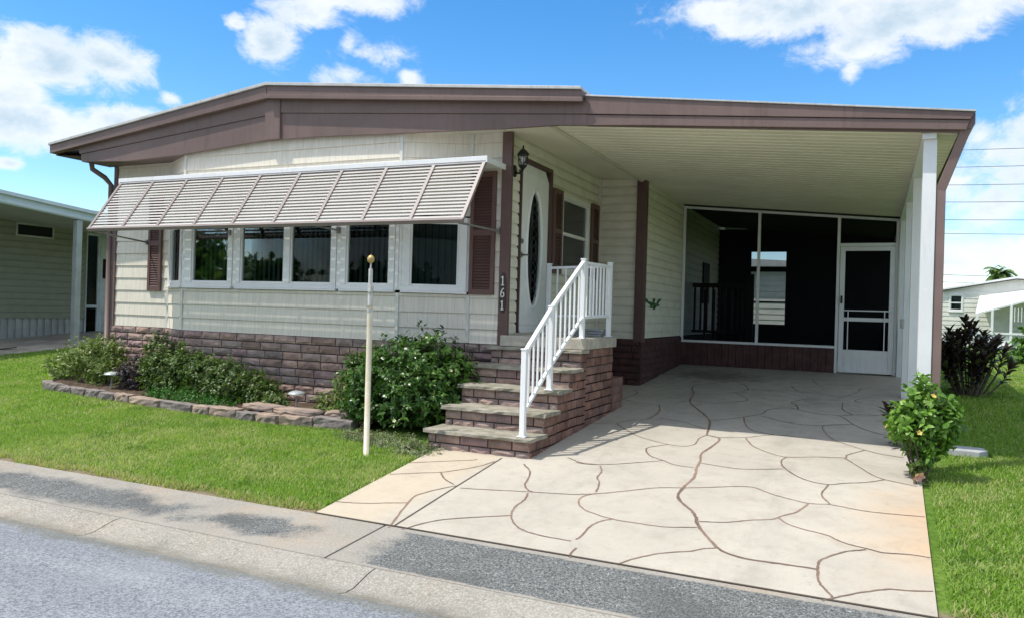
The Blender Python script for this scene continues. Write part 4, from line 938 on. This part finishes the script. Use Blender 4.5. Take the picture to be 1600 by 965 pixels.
PQ = root('number_plaque', (-.003, -.05, 1.04), 'dark oval house number plaque reading 161 on the brown corner board', 'house number')
b = MB(); o_ = [(.042*math.cos(a)*(1), (.225 if True else 0)*math.sin(a)) for a in np.linspace(0, 2*math.pi, 33)[:-1]]
o_ = [(max(-.036, min(.036, p*1.1)), q) for p, q in o_]
b.prism([(-.003+p, 1.045+q) for p, q in o_], lambda p, q, t: (p, t, q), -.046, -.058); b.build('backing', mat('plaque_brown', (.055, .035, .03), .5), PQ, .002)
NUM = mat('number_white', (.82, .82, .78), .5)
def digit(ch, cz0):
    cx0 = -.003
    b = MB(); y = -.064
    if ch == '1': b.tube([(cx0-.014, y, cz0+.032), (cx0+.001, y, cz0+.05), (cx0+.001, y, cz0-.05)], .0068, 8); b.tube([(cx0-.016, y, cz0-.05), (cx0+.018, y, cz0-.05)], .0055, 8)
    else:
        b.tube([(cx0+.016, y, cz0+.048), (cx0+.0, y, cz0+.038), (cx0-.014, y, cz0+.015), (cx0-.019, y, cz0-.015)], .0068, 8)
        b.tube([(cx0+.019*math.cos(a), y, cz0-.022+.026*math.sin(a)) for a in np.linspace(0, 2*math.pi, 22)], .0068, 8)
    b.build('numeral', NUM, PQ)
digit('1', 1.18); digit('6', 1.045); digit('1', .91)
# small green ornament on the recessed wall
b = MB()
def petal(y, z, a, l, w_):
    y = 3.78+(y-3.78)*1.5; z = 1.0+(z-1.0)*.7; w_ *= .8; l *= .85
    c, s_ = math.cos(a), math.sin(a); pts = []
    for u, v in ((0, 0), (.3, .9), (.6, 1), (.85, .6), (1, 0), (.85, -.6), (.6, -1), (.3, -.9)): pts.append((y+(c*l*u-s_*w_*v*.5)*1.3, z+(s_*l*u+c*w_*v*.5)*.6))
    b.prism(pts, lambda p, q, t: (t, p, q), .684, .696+random.uniform(0, .012))
for q in ((3.75, 1.0, 0, .42, .11), (3.85, .99, 2.9, .36, .10), (3.8, 1.02, 1.0, .20, .09), (3.9, .99, -2.2, .16, .07), (3.95, 1.02, .6, .32, .08), (3.72, 1.0, -1.2, .12, .07), (3.6, 1.03, 2.3, .16, .07)): petal(*q)
tagp(b.build('wall_ornament', mat('ornament_green', (.03, .16, .03), .4, .2, 12), None, .003), 'small green leafy ornament hung on the recessed carport wall', 'ornament')

# ================================================================== lamp-post stub, solar lights, stepping stone
FP = root('flagpole', (-.485, -1.877, -.51), 'short cream metal pole with a gold ball finial standing in the front lawn', 'pole')
px, py = -.485, -1.877
b = MB(); b.tube([(px, py, -.56), (px-.004, py, .80), (px-.006, py, .86)], [.027, .026, .023], 14); b.build('shaft', mat('pole_cream', (.66, .62, .50), .4, .12, 5, .2, 50, .5, 0, (.55, .48, .33)), FP, smooth=True)
b = MB(); b.tube([(px-.006, py, .86), (px-.010, py, 1.20)], [.022, .019], 14); b.tube([(px-.010, py, 1.20), (px-.011, py, 1.25)], [.008, .008], 8)
b.tube([(px-.007, py, .99), (px-.007, py, 1.03)], .029, 14); b.box(px-.0, py-.05, .985, px+.03, py-.01, 1.04); b.tube([(px-.005, py, .80), (px-.005, py, .83)], .029, 14)
b.build('upper_section', mat('pole_grey', (.60, .60, .56), .4, .15, 12), FP, smooth=False)
b = MB(); b.lathe((px-.011, py, 1.288), [(.034*math.sin(a), -.038*math.cos(a)) for a in np.linspace(.15, math.pi-.01, 14)], 18); b.tube([(px-.011, py, 1.32), (px-.011, py, 1.335)], .006, 8); b.build('ball_finial', BRASS, FP, smooth=True)
def solar(x, y, z, lab):
    r = root('solar_light', (x, y, z), lab, 'garden light', 'solar garden lights in the planting bed')
    b = MB(); b.tube([(x, y, z-.05), (x, y, z+.17)], .011, 8); b.build('stake', mat('solar_grey', (.36, .37, .37), .4), r, smooth=True)
    b = MB(); b.lathe((x, y, z+.13), [(.02, 0), (.038, .01), (.042, .07)], 14); b.build('lens', LAMPGLASS, r)
    b = MB(); b.lathe((x, y, z+.195), [(.098, 0), (.10, .008), (.085, .022), (.05, .038), (.0, .044)], 22); b.build('cap', mat('solar_cap', (.50, .54, .53), .3, .1, 5, metal=.3), r, smooth=True)
    return r
s1 = solar(-5.50, -.64, -.36, 'mushroom-cap solar light under the pale green shrub at the left end of the bed')
s2 = s1.copy(); COL.objects.link(s2); s2.location = (-2.16, -.88, -.36); s2['label'] = 'mushroom-cap solar light on the bare soil right of the low ferny plants'
for c_ in list(s1.children):
    q = c_.copy(); COL.objects.link(q); q.parent = s2
b = MB(); b.prism([(4.40, .40), (4.66, .36), (4.74, .50), (4.72, .66), (4.46, .68)], lambda p, q, t: (p, q, t), G(.5)-.02, G(.5)+.045)
tagp(b.build('stepping_stone', mat('grey_paver', (.40, .41, .41), .8, .1, 8, .5), None, .008), 'flat grey paver lying in the lawn beside the flowering bush', 'paver')
# planting bed: soil and edging stones
b = MB(); xs_ = np.linspace(-7.1, -1.0, 60); nyy = 8
for i, x in enumerate(xs_):
    for j in range(nyy+1):
        y0 = bed_y(x)-.0; y = y0+(.02-y0)*j/nyy; b.v.append((x, y, G(y)+.055+random.uniform(-.012, .02)+(.02 if j else -.03)))
for i in range(len(xs_)-1):
    for j in range(nyy): q = i*(nyy+1)+j; b.f.append((q, q+nyy+1, q+nyy+2, q+1))
tagp(b.build('bed_soil', SOIL, None, smooth=True), kind='structure')

# edging stones: every stone its own block
def stone_mesh(L_, D_, H_, seed):
    r = random.Random(seed); nx, ny, nz = 6, 3, 3; b = MB(); idx = {}
    def vid(i, j, k):
        if (i, j, k) not in idx:
            e = sum(a in (0, n_) for a, n_ in ((i, nx), (j, ny), (k, nz)))
            s_ = .96 if e >= 2 else 1.
            p = ((i/nx-.5)*L_*s_+r.uniform(-1, 1)*.008, (j/ny-.5)*D_*s_+r.uniform(-1, 1)*.010, (k/nz)*H_*(s_ if k == nz else 1)+r.uniform(-1, 1)*.006)
            idx[(i, j, k)] = len(b.v); b.v.append(p)
        return idx[(i, j, k)]
    for (n1_, n2_, fn) in ((nx, ny, lambda a, c: (a, c, nz)), (nx, ny, lambda a, c: (a, c, 0))):
        top_ = fn(0, 0)[2] == nz
        for a in range(n1_):
            for c in range(n2_):
                f = [vid(*fn(a, c)), vid(*fn(a+1, c)), vid(*fn(a+1, c+1)), vid(*fn(a, c+1))]; b.f.append(tuple(f if top_ else f[::-1]))
    for k in range(nz):
        for a in range(nx):
            b.f.append((vid(a, 0, k), vid(a+1, 0, k), vid(a+1, 0, k+1), vid(a, 0, k+1))); b.f.append((vid(a, ny, k), vid(a, ny, k+1), vid(a+1, ny, k+1), vid(a+1, ny, k)))
        for c in range(ny):
            b.f.append((vid(0, c, k), vid(0, c, k+1), vid(0, c+1, k+1), vid(0, c+1, k))); b.f.append((vid(nx, c, k), vid(nx, c+1, k), vid(nx, c+1, k+1), vid(nx, c, k+1)))
    return b
ORD = 'first second third fourth fifth sixth seventh eighth ninth tenth eleventh twelfth thirteenth fourteenth fifteenth sixteenth seventeenth eighteenth'.split(); xx = -7.0
EDGEG = mat('edging_stone_grey', (.27, .235, .215), .9, .2, 6, 1., 50, .2, 0, (.15, .13, .125), .5)
i = 0
while xx < -1.25:
    L_ = random.choice((.3, .34, .42, .52, .6)) if xx > -4.9 else .33
    xa, xb_ = xx, min(xx+L_, -1.12); ya, yb_ = bed_y(xa)-.06, bed_y(xb_)-.06
    T, L = frame_map((xa, ya), (xb_, yb_)); b = stone_mesh(L-.012, .15 if xx > -4.9 else .12, .115+random.uniform(-.015, .015), 50+i)
    cx, cy = (xa+xb_)/2, (ya+yb_)/2; an = math.atan2(yb_-ya, xb_-xa)+random.uniform(-.05, .05)
    fl = xx > -2.9
    o = b.build('edging_stone', EDGEG if (i % 3 == 2 or xx < -5.5) else EDGE, None, .006)
    o.location = (cx, cy, G(cy)-.015); o.rotation_euler = (random.uniform(-.03, .03), random.uniform(-.03, .03), an)
    kindw = 'grey' if (i % 3 == 2 or xx < -5.5) else 'tan'
    tagp(o, '%s rough stone, %s from the left end of the bed border' % (kindw, ORD[i]), 'edging stone', 'edging stones round the planting bed')
    xx += L_; i += 1
for (x, y, L_, D_, an) in ((-2.55, -.95, .5, .24, -.1), (-2.0, -1.0, .55, .26, .05), (-1.5, -.9, .34, .22, .2)):
    o = stone_mesh(L_, D_, .06, int(x*-100)).build('flat_stone', EDGE, None, .006); o.location = (x, y, G(y)+.085); o.rotation_euler = (0, .02, an)
    tagp(o, {-2.55: 'flat tan capping stone in front of the right solar light', -2.0: 'wide flat tan capping stone between the solar light and the big bush', -1.5: 'small flat stone tucked under the left edge of the big bush'}[x], 'stone', 'flat stones on the bed border')

# ================================================================== plants
def twigs(lumps, n, hollow=.45):
    """points spread through several ellipsoid lumps, denser to the outside"""
    vol = np.array([l[3]*l[4]*l[5] for l in lumps])**.8; pick = rng.choice(len(lumps), n, p=vol/vol.sum()); P = []; O = []
    d = rng.normal(size=(n, 3)); d /= np.linalg.norm(d, axis=1, keepdims=True)
    r = rng.uniform(hollow, 1, n)**.6*(1+rng.normal(0, .09, n))
    for i in range(n):
        l = lumps[pick[i]]; P.append([l[0]+d[i, 0]*l[3]*r[i], l[1]+d[i, 1]*l[4]*r[i], l[2]+d[i, 2]*l[5]*r[i]]); O.append(d[i])
    return np.array(P), np.array(O)
def shrub(name, loc, lumps, ntwig, per, ln, wd, m, label, cat='shrub', flowers=None, stems=8, up=.5, spread=.9, curl=.15, group=None, zmin=None, tw=.07):
    r = root(name, loc, label, cat, group)
    P, O = twigs(lumps, ntwig); zmin = loc[2]+.02 if zmin is None else zmin
    k = P[:, 2] > zmin; P, O = P[k], O[k]; n = len(P)
    A = O+np.array([0, 0, up])+rng.normal(0, .35, (n, 3)); A /= np.linalg.norm(A, axis=1, keepdims=True)
    Q = np.repeat(P, per, 0); B = np.repeat(A, per, 0); m_ = len(Q); t = np.tile(np.linspace(0, 1, per), n)[:, None]
    Q = Q-B*tw*(1-t); rd = rng.normal(size=(m_, 3)); rd -= B*(rd*B).sum(1, keepdims=True); rd /= np.linalg.norm(rd, axis=1, keepdims=True)
    D = B*(1-spread*.6)+rd*spread; D[:, 2] -= .08; N = B+rng.normal(0, .25, (m_, 3))
    base = np.repeat(rng.random(n), per)*.5+rng.random(m_)*.5
    leafmesh('foliage', m, Q, D, N, ln*rng.uniform(.65, 1.15, m_), wd*rng.uniform(.75, 1.15, m_), r, curl, base)
    b = MB(); c = Vector(loc)
    for i in range(stems):
        p = P[rng.integers(n)]; q = Vector(p); s0 = c+Vector((random.uniform(-.12, .12)*lumps[0][3]*2, random.uniform(-.1, .1), -.03))
        mid = s0.lerp(q, .5)+Vector((random.uniform(-.05, .05), random.uniform(-.05, .05), .05))
        b.tube([s0, mid, q], [.012, .008, .004], 6)
    b.build('stems', BARK, r, smooth=True)
    if flowers:
        fm, fn, fs = flowers; ids = rng.choice(n, min(fn, n), replace=False); FP_ = []; FD = []; FN = []
        for i_ in ids:
            FP_ = []; FD = []; FN = []
            a0 = A[i_]; t1 = np.cross(a0, [.3, .5, .8]); t1 /= np.linalg.norm(t1); t2 = np.cross(a0, t1)
            for j in range(5):
                an = 2*math.pi*j/5; FP_.append(P[i_]+a0*.03); FD.append(t1*math.cos(an)+t2*math.sin(an)+a0*.5); FN.append(a0)
            leafmesh('flower', fm, np.array(FP_), np.array(FD), np.array(FN), fs, fs*.85, r, .05)
    return r
LF_BIG = leaf_mat('gardenia_leaf', (.028, .08, .014), (.08, .165, .03), (.17, .27, .06), .3)
LF_PALE = leaf_mat('pale_shrub_leaf', (.09, .15, .03), (.19, .25, .065), (.33, .38, .14))
LF_MID = leaf_mat('mid_shrub_leaf', (.040, .090, .018), (.125, .19, .045), (.24, .28, .09))
LF_FERN = leaf_mat('ferny_leaf', (.030, .11, .014), (.065, .20, .025), (.13, .28, .05))
LF_PURP = leaf_mat('purple_leaf', (.022, .016, .022), (.06, .045, .045), (.09, .11, .035))
LF_HIB = leaf_mat('hibiscus_leaf', (.07, .17, .022), (.18, .33, .05), (.34, .46, .11))
LF_CROT = leaf_mat('croton_leaf', (.018, .022, .014), (.055, .032, .032), (.12, .13, .04), .35)
LF_HEDGE = leaf_mat('hedge_leaf', (.05, .13, .02), (.13, .25, .035), (.2, .3, .06))
FL_W = leaf_mat('cream_petal', (.62, .62, .30), (.72, .70, .42)); FL_Y = leaf_mat('yellow_petal', (.80, .55, .10), (.85, .70, .25)); FL_P = leaf_mat('pink_petal', (.6, .3, .3), (.7, .45, .4))
g0 = lambda y: G(y)+.05
shrub('gardenia_bush', (-.80, -.72, g0(-.7)), [(-.78, -.70, .12, .72, .52, .48), (-1.12, -.70, .02, .52, .45, .42), (-.55, -.78, -.05, .50, .45, .44), (-.62, -.60, .33, .42, .36, .30), (-1.25, -.78, -.12, .38, .35, .36), (-.35, -.55, .05, .30, .3, .40), (-.9, -.9, -.2, .6, .4, .3)], 1500, 8, .074, .030, LF_BIG,
      'large dense dark green bush with small cream buds left of the brick steps', flowers=(FL_W, 16, .022), stems=26, spread=.85)
shrub('pale_shrub', (-6.5, -.25, g0(-.2)), [(-6.55, -.22, -.08, .50, .38, .34), (-7.0, -.20, -.18, .36, .34, .27), (-6.15, -.28, -.02, .42, .34, .36), (-5.85, -.4, -.20, .34, .28, .24), (-6.35, -.05, .10, .3, .25, .26)], 900, 8, .062, .020, LF_PALE,
      'pale yellow-green shrub with tiny pale flowers at the left end of the planting bed', flowers=(FL_W, 26, .018), stems=18, spread=.7, up=.8)
shrub('purple_shrub', (-5.25, -.40, g0(-.4)), [(-5.25, -.42, -.16, .34, .26, .28), (-5.0, -.38, -.22, .26, .22, .22)], 420, 8, .05, .026, LF_PURP, 'small dark purple-leaved shrub between the pale shrub and the green hedge plants', stems=10)
shrub('green_shrub', (-4.45, -.60, g0(-.5)), [(-4.60, -.58, -.06, .38, .26, .36), (-4.22, -.62, -.03, .38, .24, .34), (-4.78, -.50, .20, .26, .17, .24), (-4.42, -.55, -.2, .5, .28, .24)], 900, 8, .055, .024, LF_MID, 'tall loose green shrub in the middle of the bed rising over the brick skirt', stems=16, up=.7)
shrub('green_shrub', (-3.6, -.66, g0(-.6)), [(-3.75, -.66, -.08, .38, .24, .30), (-3.40, -.66, -.10, .37, .24, .29), (-3.05, -.64, -.15, .32, .22, .25), (-3.55, -.68, -.23, .5, .26, .18), (-2.8, -.64, -.24, .24, .2, .18), (-3.95, -.62, .0, .32, .22, .26)], 1100, 8, .048, .022, LF_MID, 'low olive-green shrub in the bed just right of the middle with a rounded top', stems=16, up=.5)
shrub('fern_plant', (-3.95, -.80, g0(-.8)), [(-4.15, -.80, -.33, .45, .18, .14), (-3.75, -.86, -.34, .46, .16, .14), (-3.35, -.90, -.36, .34, .14, .11), (-4.5, -.72, -.34, .25, .16, .11)], 1100, 8, .036, .009, LF_FERN, 'bright green feathery ground plant spilling over the middle edging stones', 'plant', stems=10, up=.9, zmin=-.42)
shrub('sprout_plant', (-2.55, -.78, g0(-.8)), [(-2.6, -.74, -.30, .22, .14, .12), (-2.9, -.70, -.27, .2, .15, .14)], 110, 7, .06, .022, LF_MID, 'small leafy sprout left of the right-hand solar light', 'plant', stems=6, up=.8)
shrub('sprout_plant', (-1.62, -.72, g0(-.8)), [(-1.66, -.62, -.10, .24, .16, .26), (-1.75, -.8, -.25, .26, .14, .13)], 170, 7, .062, .020, LF_PALE, 'thin pale green plant against the brick skirt left of the big bush', 'plant', stems=9, up=.8)
shrub('silver_groundcover', (-.38, -1.50, G(-1.5)), [(-.45, -1.45, G(-1.45)+.03, .42, .22, .09), (-.12, -1.60, G(-1.6)+.02, .26, .22, .07), (-.85, -1.35, G(-1.35)+.02, .4, .2, .08)], 900, 7, .034, .010, leaf_mat('silvery_leaf', (.13, .17, .07), (.25, .29, .15), (.38, .38, .26)), 'low silvery ground plants at the foot of the big bush beside the steps', 'plant', stems=4, up=1., zmin=-.6)
shrub('hibiscus_bush', (4.13, -.62, G(-.6)), [(4.12, -.62, .12, .17, .2, .24), (4.0, -.66, .02, .16, .18, .18), (4.27, -.62, .02, .16, .18, .22), (4.14, -.62, -.16, .15, .16, .2), (4.15, -.55, .32, .09, .1, .14), (4.33, -.6, .14, .1, .1, .1)], 300, 7, .078, .036, LF_HIB,
      'bright green bush with yellow flowers in front of the first carport post', flowers=(FL_Y, 9, .028), stems=18, spread=.8, up=.5)
shrub('pink_flower_plant', (4.10, -.80, G(-.8)), [(4.10, -.80, G(-.8)+.13, .07, .07, .07)], 14, 5, .05, .03, LF_MID, 'small pink-flowered plant at the foot of the yellow-flowered bush', 'plant', flowers=(FL_P, 1, .055), stems=3, zmin=-.45)
def croton(name, loc, n, hgt, rad, lab, ll=.19, lean=(0, 0)):
    r = root(name, loc, lab, 'shrub'); b = MB(); P = []; D = []; N = []
    for i in range(n):
        a = random.uniform(0, 2*math.pi); q = math.sqrt(random.random())*rad; h = hgt*random.uniform(.5, 1.)*(1-.35*(q/rad)**2)
        tip = Vector((loc[0]+math.cos(a)*q+lean[0], loc[1]+math.sin(a)*q*.8+lean[1], loc[2]+h)); s0 = Vector((loc[0]+math.cos(a)*q*.35, loc[1]+math.sin(a)*q*.35, loc[2]-.05))
        mid = s0.lerp(tip, .55)+Vector((math.cos(a)*.04, math.sin(a)*.04, -.02)); b.tube([s0, mid, tip], [.011, .008, .006], 6)
        dr = (tip-mid).normalized()
        for j in range(24):
            an = j*2.4; t1 = dr.cross(Vector((.3, .2, .9))).normalized(); t2 = dr.cross(t1); f = j/24
            d = (t1*math.cos(an)+t2*math.sin(an))*(1.-.45*f)+dr*(.35+.7*f); P.append(tip-dr*(.34*(1-f)**1.3)); D.append(d); N.append(dr)
    leafmesh('foliage', LF_CROT, np.array([tuple(p) for p in P]), np.array([tuple(p) for p in D]), np.array([tuple(p) for p in N])+rng.normal(0, .12, (len(P), 3)), ll*rng.uniform(.6, 1.1, len(P)), ll*.30, r, .22)
    b.build('stems', BARK, r, smooth=True); return r
croton('croton_shrub', (4.95, 4.3, G(4.3)), 52, 1.04, .50, 'dark purple-leaved croton shrub in the shade behind the carport downspout', .17)
croton('croton_shrub', (4.12, .55, G(.5)), 4, .55, .10, 'small dark croton sprig showing left of the first carport post', .17, (-.14, 0))
# far hedge
hp = (7.35, 11.6)
shrub('hedge_bush', (7.5, 12.3, 0), [(7.35, 12.2, .45, .75, .7, .5), (8.3, 12.4, .5, .9, .8, .6), (7.0, 12.3, .2, .6, .6, .3), (7.9, 12., .75, .5, .5, .35)], 1100, 7, .14, .075, LF_HEDGE, 'rounded bright green bush at the right edge before the far house', stems=14)

# ================================================================== neighbouring house on the left
NL = root('neighbour_house', (-14.3, 4, -.16), 'shaded olive-cream neighbouring house with pale metal carport roof at the left edge', 'house')
X0 = -14.3
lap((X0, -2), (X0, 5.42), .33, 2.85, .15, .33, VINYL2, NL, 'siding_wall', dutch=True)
b = MB(); b.box(X0-8, -2, -.4, X0-.06, 5.42, 2.8); b.box(X0-8, 5.42, -.4, X0-.9, 18, 2.8); b.build('wall_core', mat('neighbour_core', (.3, .3, .26)), NL)
b = MB()
for i in range(41): y = -1.9+i*.175; b.box(X0-.03, y, -.25, X0-.002, y+.1, .33)
b.box(X0-.04, -2, -.3, X0-.031, 5.42, .33); b.build('skirting', mat('neighbour_skirt', (.42, .44, .42), .7, .12, 2), NL)
b = MB(); b.box(X0-.02, 3.66, 2.27, X0+.027, 4.50, 2.50); f = b.build('window', DARK, NL)
b = MB(); b.box(X0-.01, 3.62, 2.505, X0+.045, 4.54, 2.54); b.box(X0-.01, 3.62, 2.23, X0+.045, 4.54, 2.265); b.box(X0-.01, 3.62, 2.266, X0+.045, 3.655, 2.504); b.box(X0-.01, 4.505, 2.266, X0+.045, 4.54, 2.504); b.build('window_frame', mat('neighbour_trim', (.5, .52, .48)), f)
# utility room across the back of its carport: dark sliding door and white door
b = MB()
for q in ((X0, 6.2, -.2, -11.9, 6.3, .0), (X0, 6.2, 2.50, -11.9, 6.3, 2.7), (-14.28, 6.2, 0, -14.16, 6.3, 2.5), (-12.2, 6.2, 0, -11.9, 6.3, 2.5), (-13.2, 6.2, 0, -13.14, 6.3, 2.5)): pass
def nb(px0, px1, z0, z1, y0=6.2, t=.06):
    b = MB(); b.box(px0, y0, z0, px1, y0+t, z1); return b
def wy(y0, y1, z0, z1, o=0., t=.05):
    b = MB(); b.box(X0-.02+o, y0, z0, X0+o+t-.02, y1, z1); return b
wy(5.46, 5.74, -.2, 2.42, -.01, .02).build('sliding_door', GLASS, NL)
b = MB(); b.box(X0-.02, 5.425, -.25, X0+.03, 5.45, 2.5); b.box(X0-.02, 5.45, .60, X0+.03, 5.75, .67); b.box(X0-.02, 5.45, 2.42, X0+.03, 7.3, 2.5); b.box(X0-.02, 5.75, -.25, X0+.03, 5.80, 2.42); b.build('sliding_door_frame', mat('pale_blue_white', (.62, .68, .70)), NL, .003)
D2 = wy(5.81, 6.98, -.2, 2.41).build('white_door', mat('pale_blue_white', (.62, .68, .70)), NL, .003)
wy(5.88, 6.10, 1.35, 1.85, .04, .015).build('door_window', DARK, D2); wy(5.87, 6.15, -.1, .5, .04, .012).build('door_panel', mat('door_panel_grey', (.5, .56, .58)), D2, .002)
b = MB(); b.box(X0-.02, 7.0, -.25, X0+.03, 12, 2.8); b.build('siding_wall', mat('neighbour_trim2', (.4, .42, .38)), NL)
# carport roof of that house
b = MB()
def rl(y): return np.interp(y, [-3, 1.83, 4.0, 12], [3.28, 2.89, 2.715, 2.45])
b = MB()
for ya, yb_ in ((-3, 1.83), (1.83, 4.0), (4.0, 12.)):
    b.add([(X0-.3, ya, rl(ya)+.05), (-12., ya, rl(ya)), (-12., yb_, rl(yb_)), (X0-.3, yb_, rl(yb_)+.05), (X0-.3, ya, rl(ya)-.18), (-12.02, ya, rl(ya)-.22), (-12.02, yb_, rl(yb_)-.22), (X0-.3, yb_, rl(yb_)-.18)],
          [(0, 1, 2, 3), (4, 7, 6, 5), (1, 5, 6, 2)])
b.build('carport_roof', mat('neighbour_roof_soffit', (.50, .52, .50), .5, .06, 2), NL)
b = MB()
for ya, yb_ in ((-3, 1.83), (1.83, 4.0), (4.0, 12.)):
    b.beam((-11.96, ya, rl(ya)-.10), (-11.96, yb_, rl(yb_)-.10), .05, .24); b.beam((-11.90, ya, rl(ya)-.01), (-11.90, yb_, rl(yb_)-.01), .10, .07); b.beam((-11.925, ya, rl(ya)-.17), (-11.925, yb_, rl(yb_)-.17), .03, .06)
b.build('roof_fascia', mat('pale_blue_fascia', (.62, .70, .72), .4, .05, 2), NL)
b = MB(); b.box(-12.08, 3.46, -.3, -11.95, 3.59, 2.52); b.build('carport_post', mat('neighbour_post', (.42, .45, .43), .5, .1, 3), NL, .006)
b = MB(); b.box(X0-6, -2.2, 2.82, X0-.3, 18, 3.1); b.build('roof', METAL, NL)
slab('neighbour_driveway', [(-14.3, -3.44), (-11.25, -3.44), (-11.25, 12), (-14.3, 12)] if False else [(-14.3, 1.25), (-11.25, 1.25), (-11.25, 5.75), (-15.6, 5.75), (-15.6, 5.7), (-14.3, 5.7)], mat('neighbour_concrete', (.46, .40, .33), .85, .2, 2, .4, 60), .1, .012)
lf = MB(); lf.beam((-12.2, 2.0, G(2)+.02), (-11.95, 2.2, G(2.2)+.05), .12, .02); tagp(lf.build('fallen_leaf', mat('dry_leaf', (.06, .05, .04)), None), 'dark curled debris lying on the neighbouring concrete slab', 'debris')

# ================================================================== far house on the right, palm, wires
FH = root('far_house', (8.5, 25, 0), 'pale cream house far behind the side lawn with a white sloped patio roof', 'house')
gx = lambda p, q, t: (p, t, q)
Yh = 25
lap((6.0, Yh), (14.5, Yh), .0, 1.98, .16, 0, WHITESD, FH, 'front_wall', holes=[(.28, .74, 1.30, 1.90)])
b = MB(); b.prism([(6.0, 1.98), (14.5, 1.98), (14.5, 2.02), (8.35, 2.50), (6.0, 2.10)], gx, Yh+.01, Yh+.1); b.build('gable', mat('cream_gable', (.70, .69, .62), .6, .05, 3), FH)
lap((6.0, 37), (6.0, Yh), .0, 2.0, .16, 0, WHITESD, FH, 'side_wall')
b = MB(); b.box(6.1, Yh+.3, 0, 14.4, 36.9, 1.97); b.build('wall_core', DARK, FH)
b = MB(); b.box(6.0, Yh-.004, -.3, 14.5, Yh+.02, .42); b.build('base_wall', mat('far_skirt', (.66, .65, .60)), FH)
window((6.28, Yh), (6.74, Yh), 1.28, 1.92, [(.05, .41)], parent=FH, hung=True, blinds=False)
b = MB(); b.box(6.2, Yh+.12, 1.2, 6.9, Yh+.14, 2.0); b.build('window_blind', mat('far_blind', (.34, .40, .40)), FH)
b = MB(); b.prism([(5.80, 2.07), (8.36, 2.575), (14.7, 2.08), (14.7, 2.02), (8.36, 2.50), (5.80, 2.01)], gx, Yh-.14, 37.3); b.build('roof', WHITE, FH)
b = MB(); b.prism([(5.86, 2.01), (8.36, 2.495), (14.6, 2.02), (14.6, 1.985), (8.36, 2.46), (5.9, 1.98)], gx, Yh-.12, Yh-.02); b.build('soffit', mat('far_dark_trim', (.10, .09, .085)), FH)  # thin dark trim under the gable roof edge
b = MB(); b.add([(7.25, Yh-.02, 1.86), (9.4, Yh-.02, 2.22), (9.4, Yh-1.8, 2.02), (6.95, Yh-1.8, 1.22), (7.25, Yh-.02, 1.80), (9.4, Yh-.02, 2.16), (9.4, Yh-1.8, 1.95), (6.95, Yh-1.8, 1.16)], [(0, 3, 2, 1), (4, 5, 6, 7), (0, 4, 7, 3), (3, 7, 6, 2), (2, 6, 5, 1), (0, 1, 5, 4)])
b.build('patio_roof', WHITE, FH)
b = MB()
for x in (7.0, 7.45, 8.0, 8.6, 9.2): b.beam((x, Yh-1.78, 0), (x, Yh-1.78, np.interp(x, [6.95, 9.4], [1.19, 1.98])), .07, .07, (0, 1, 0))
b.beam((6.95, Yh-1.80, .55), (9.4, Yh-1.80, .55), .05, .07); b.beam((6.95, Yh-1.80, .08), (9.4, Yh-1.80, .08), .05, .1)
for i in range(12): b.beam((8.0+.1*i, Yh-1.79, .95), (8.0+.1*i, Yh-1.79, 1.42), .02, .02, (0, 1, 0))
b.build('patio_frame', WHITE, FH)
b = MB(); b.box(6.98, Yh-1.76, .1, 7.98, Yh-1.74, .53); b.build('patio_panel', WHITE, FH)
PT = root('palm_tree', (12.2, 48, 0), 'feathery green palm crown showing above the roof of the far house', 'tree')
def on_palm():
    px_, py_, pz = 10.75, 48., 3.95
    b = MB(); b.tube([(px_, py_, -.2), (px_+.1, py_, 2.5), (px_, py_, pz)], [.2, .16, .14], 10); b.build('trunk', BARK, PT, smooth=True)
    P = []; D = []; N = []
    for i in range(26):
        a = i*2.4; el_ = random.uniform(-.1, 1.2); L_ = random.uniform(.7, 1.0); p = np.array([px_, py_, pz]); d = np.array([math.cos(a)*math.cos(el_), math.sin(a)*math.cos(el_), math.sin(el_)])
        for s_ in range(22):
            p = p+d*L_/22; d = d+np.array([0, 0, -.075]); d /= np.linalg.norm(d); sd_ = np.cross(d, [0, 0, 1]); sd_ /= np.linalg.norm(sd_)+1e-9
            for q in (-1, 1): P.append(p.copy()); D.append(sd_*q+d*.5+np.array([0, 0, -.35])); N.append([0, 0, 1])
    leafmesh('crown', leaf_mat('palm_frond', (.10, .17, .05), (.22, .30, .10)), np.array(P), np.array(D), np.array(N, float), .38, .06, PT, .2)
on_palm()
WZ = [14.15, 12.85, 11.5, 10.2, 8.85, 7.8, 4.65, 4.1]
for i, z in enumerate(WZ):
    b = MB(); b.tube([(x, 60+.0*x, z+.0009*(x-20)**2-.3-.01*(x-11)) for x in np.linspace(-45, 75, 25)], .022, 5)
    tagp(b.build('power_line', mat('wire_grey', (.16, .18, .21), .5), None), 'thin grey overhead wire right of the carport, %s from the top' % ('first second third fourth fifth sixth seventh eighth'.split()[i]), 'wire', 'overhead power lines')

# trees added across the street, out of view, to darken the pane reflections
P = []; n = 26000
x = rng.uniform(-45, 50, n); h = 3.2+1.6*np.sin(x*.31)+.9*np.sin(x*.83+1)+.6*np.sin(x*1.9); z = rng.uniform(0, 1, n)**.7*h-.6; y = -30+rng.normal(0, 1.2, n)
D = rng.normal(size=(n, 3)); N = rng.normal(size=(n, 3))
leafmesh('reflection_trees', LF_BIG, np.stack([x, y, z], 1), D, N, .75, .45, None, label='unseen leafy trees across the street, added to darken the window reflections', cat='trees', kind='stuff')
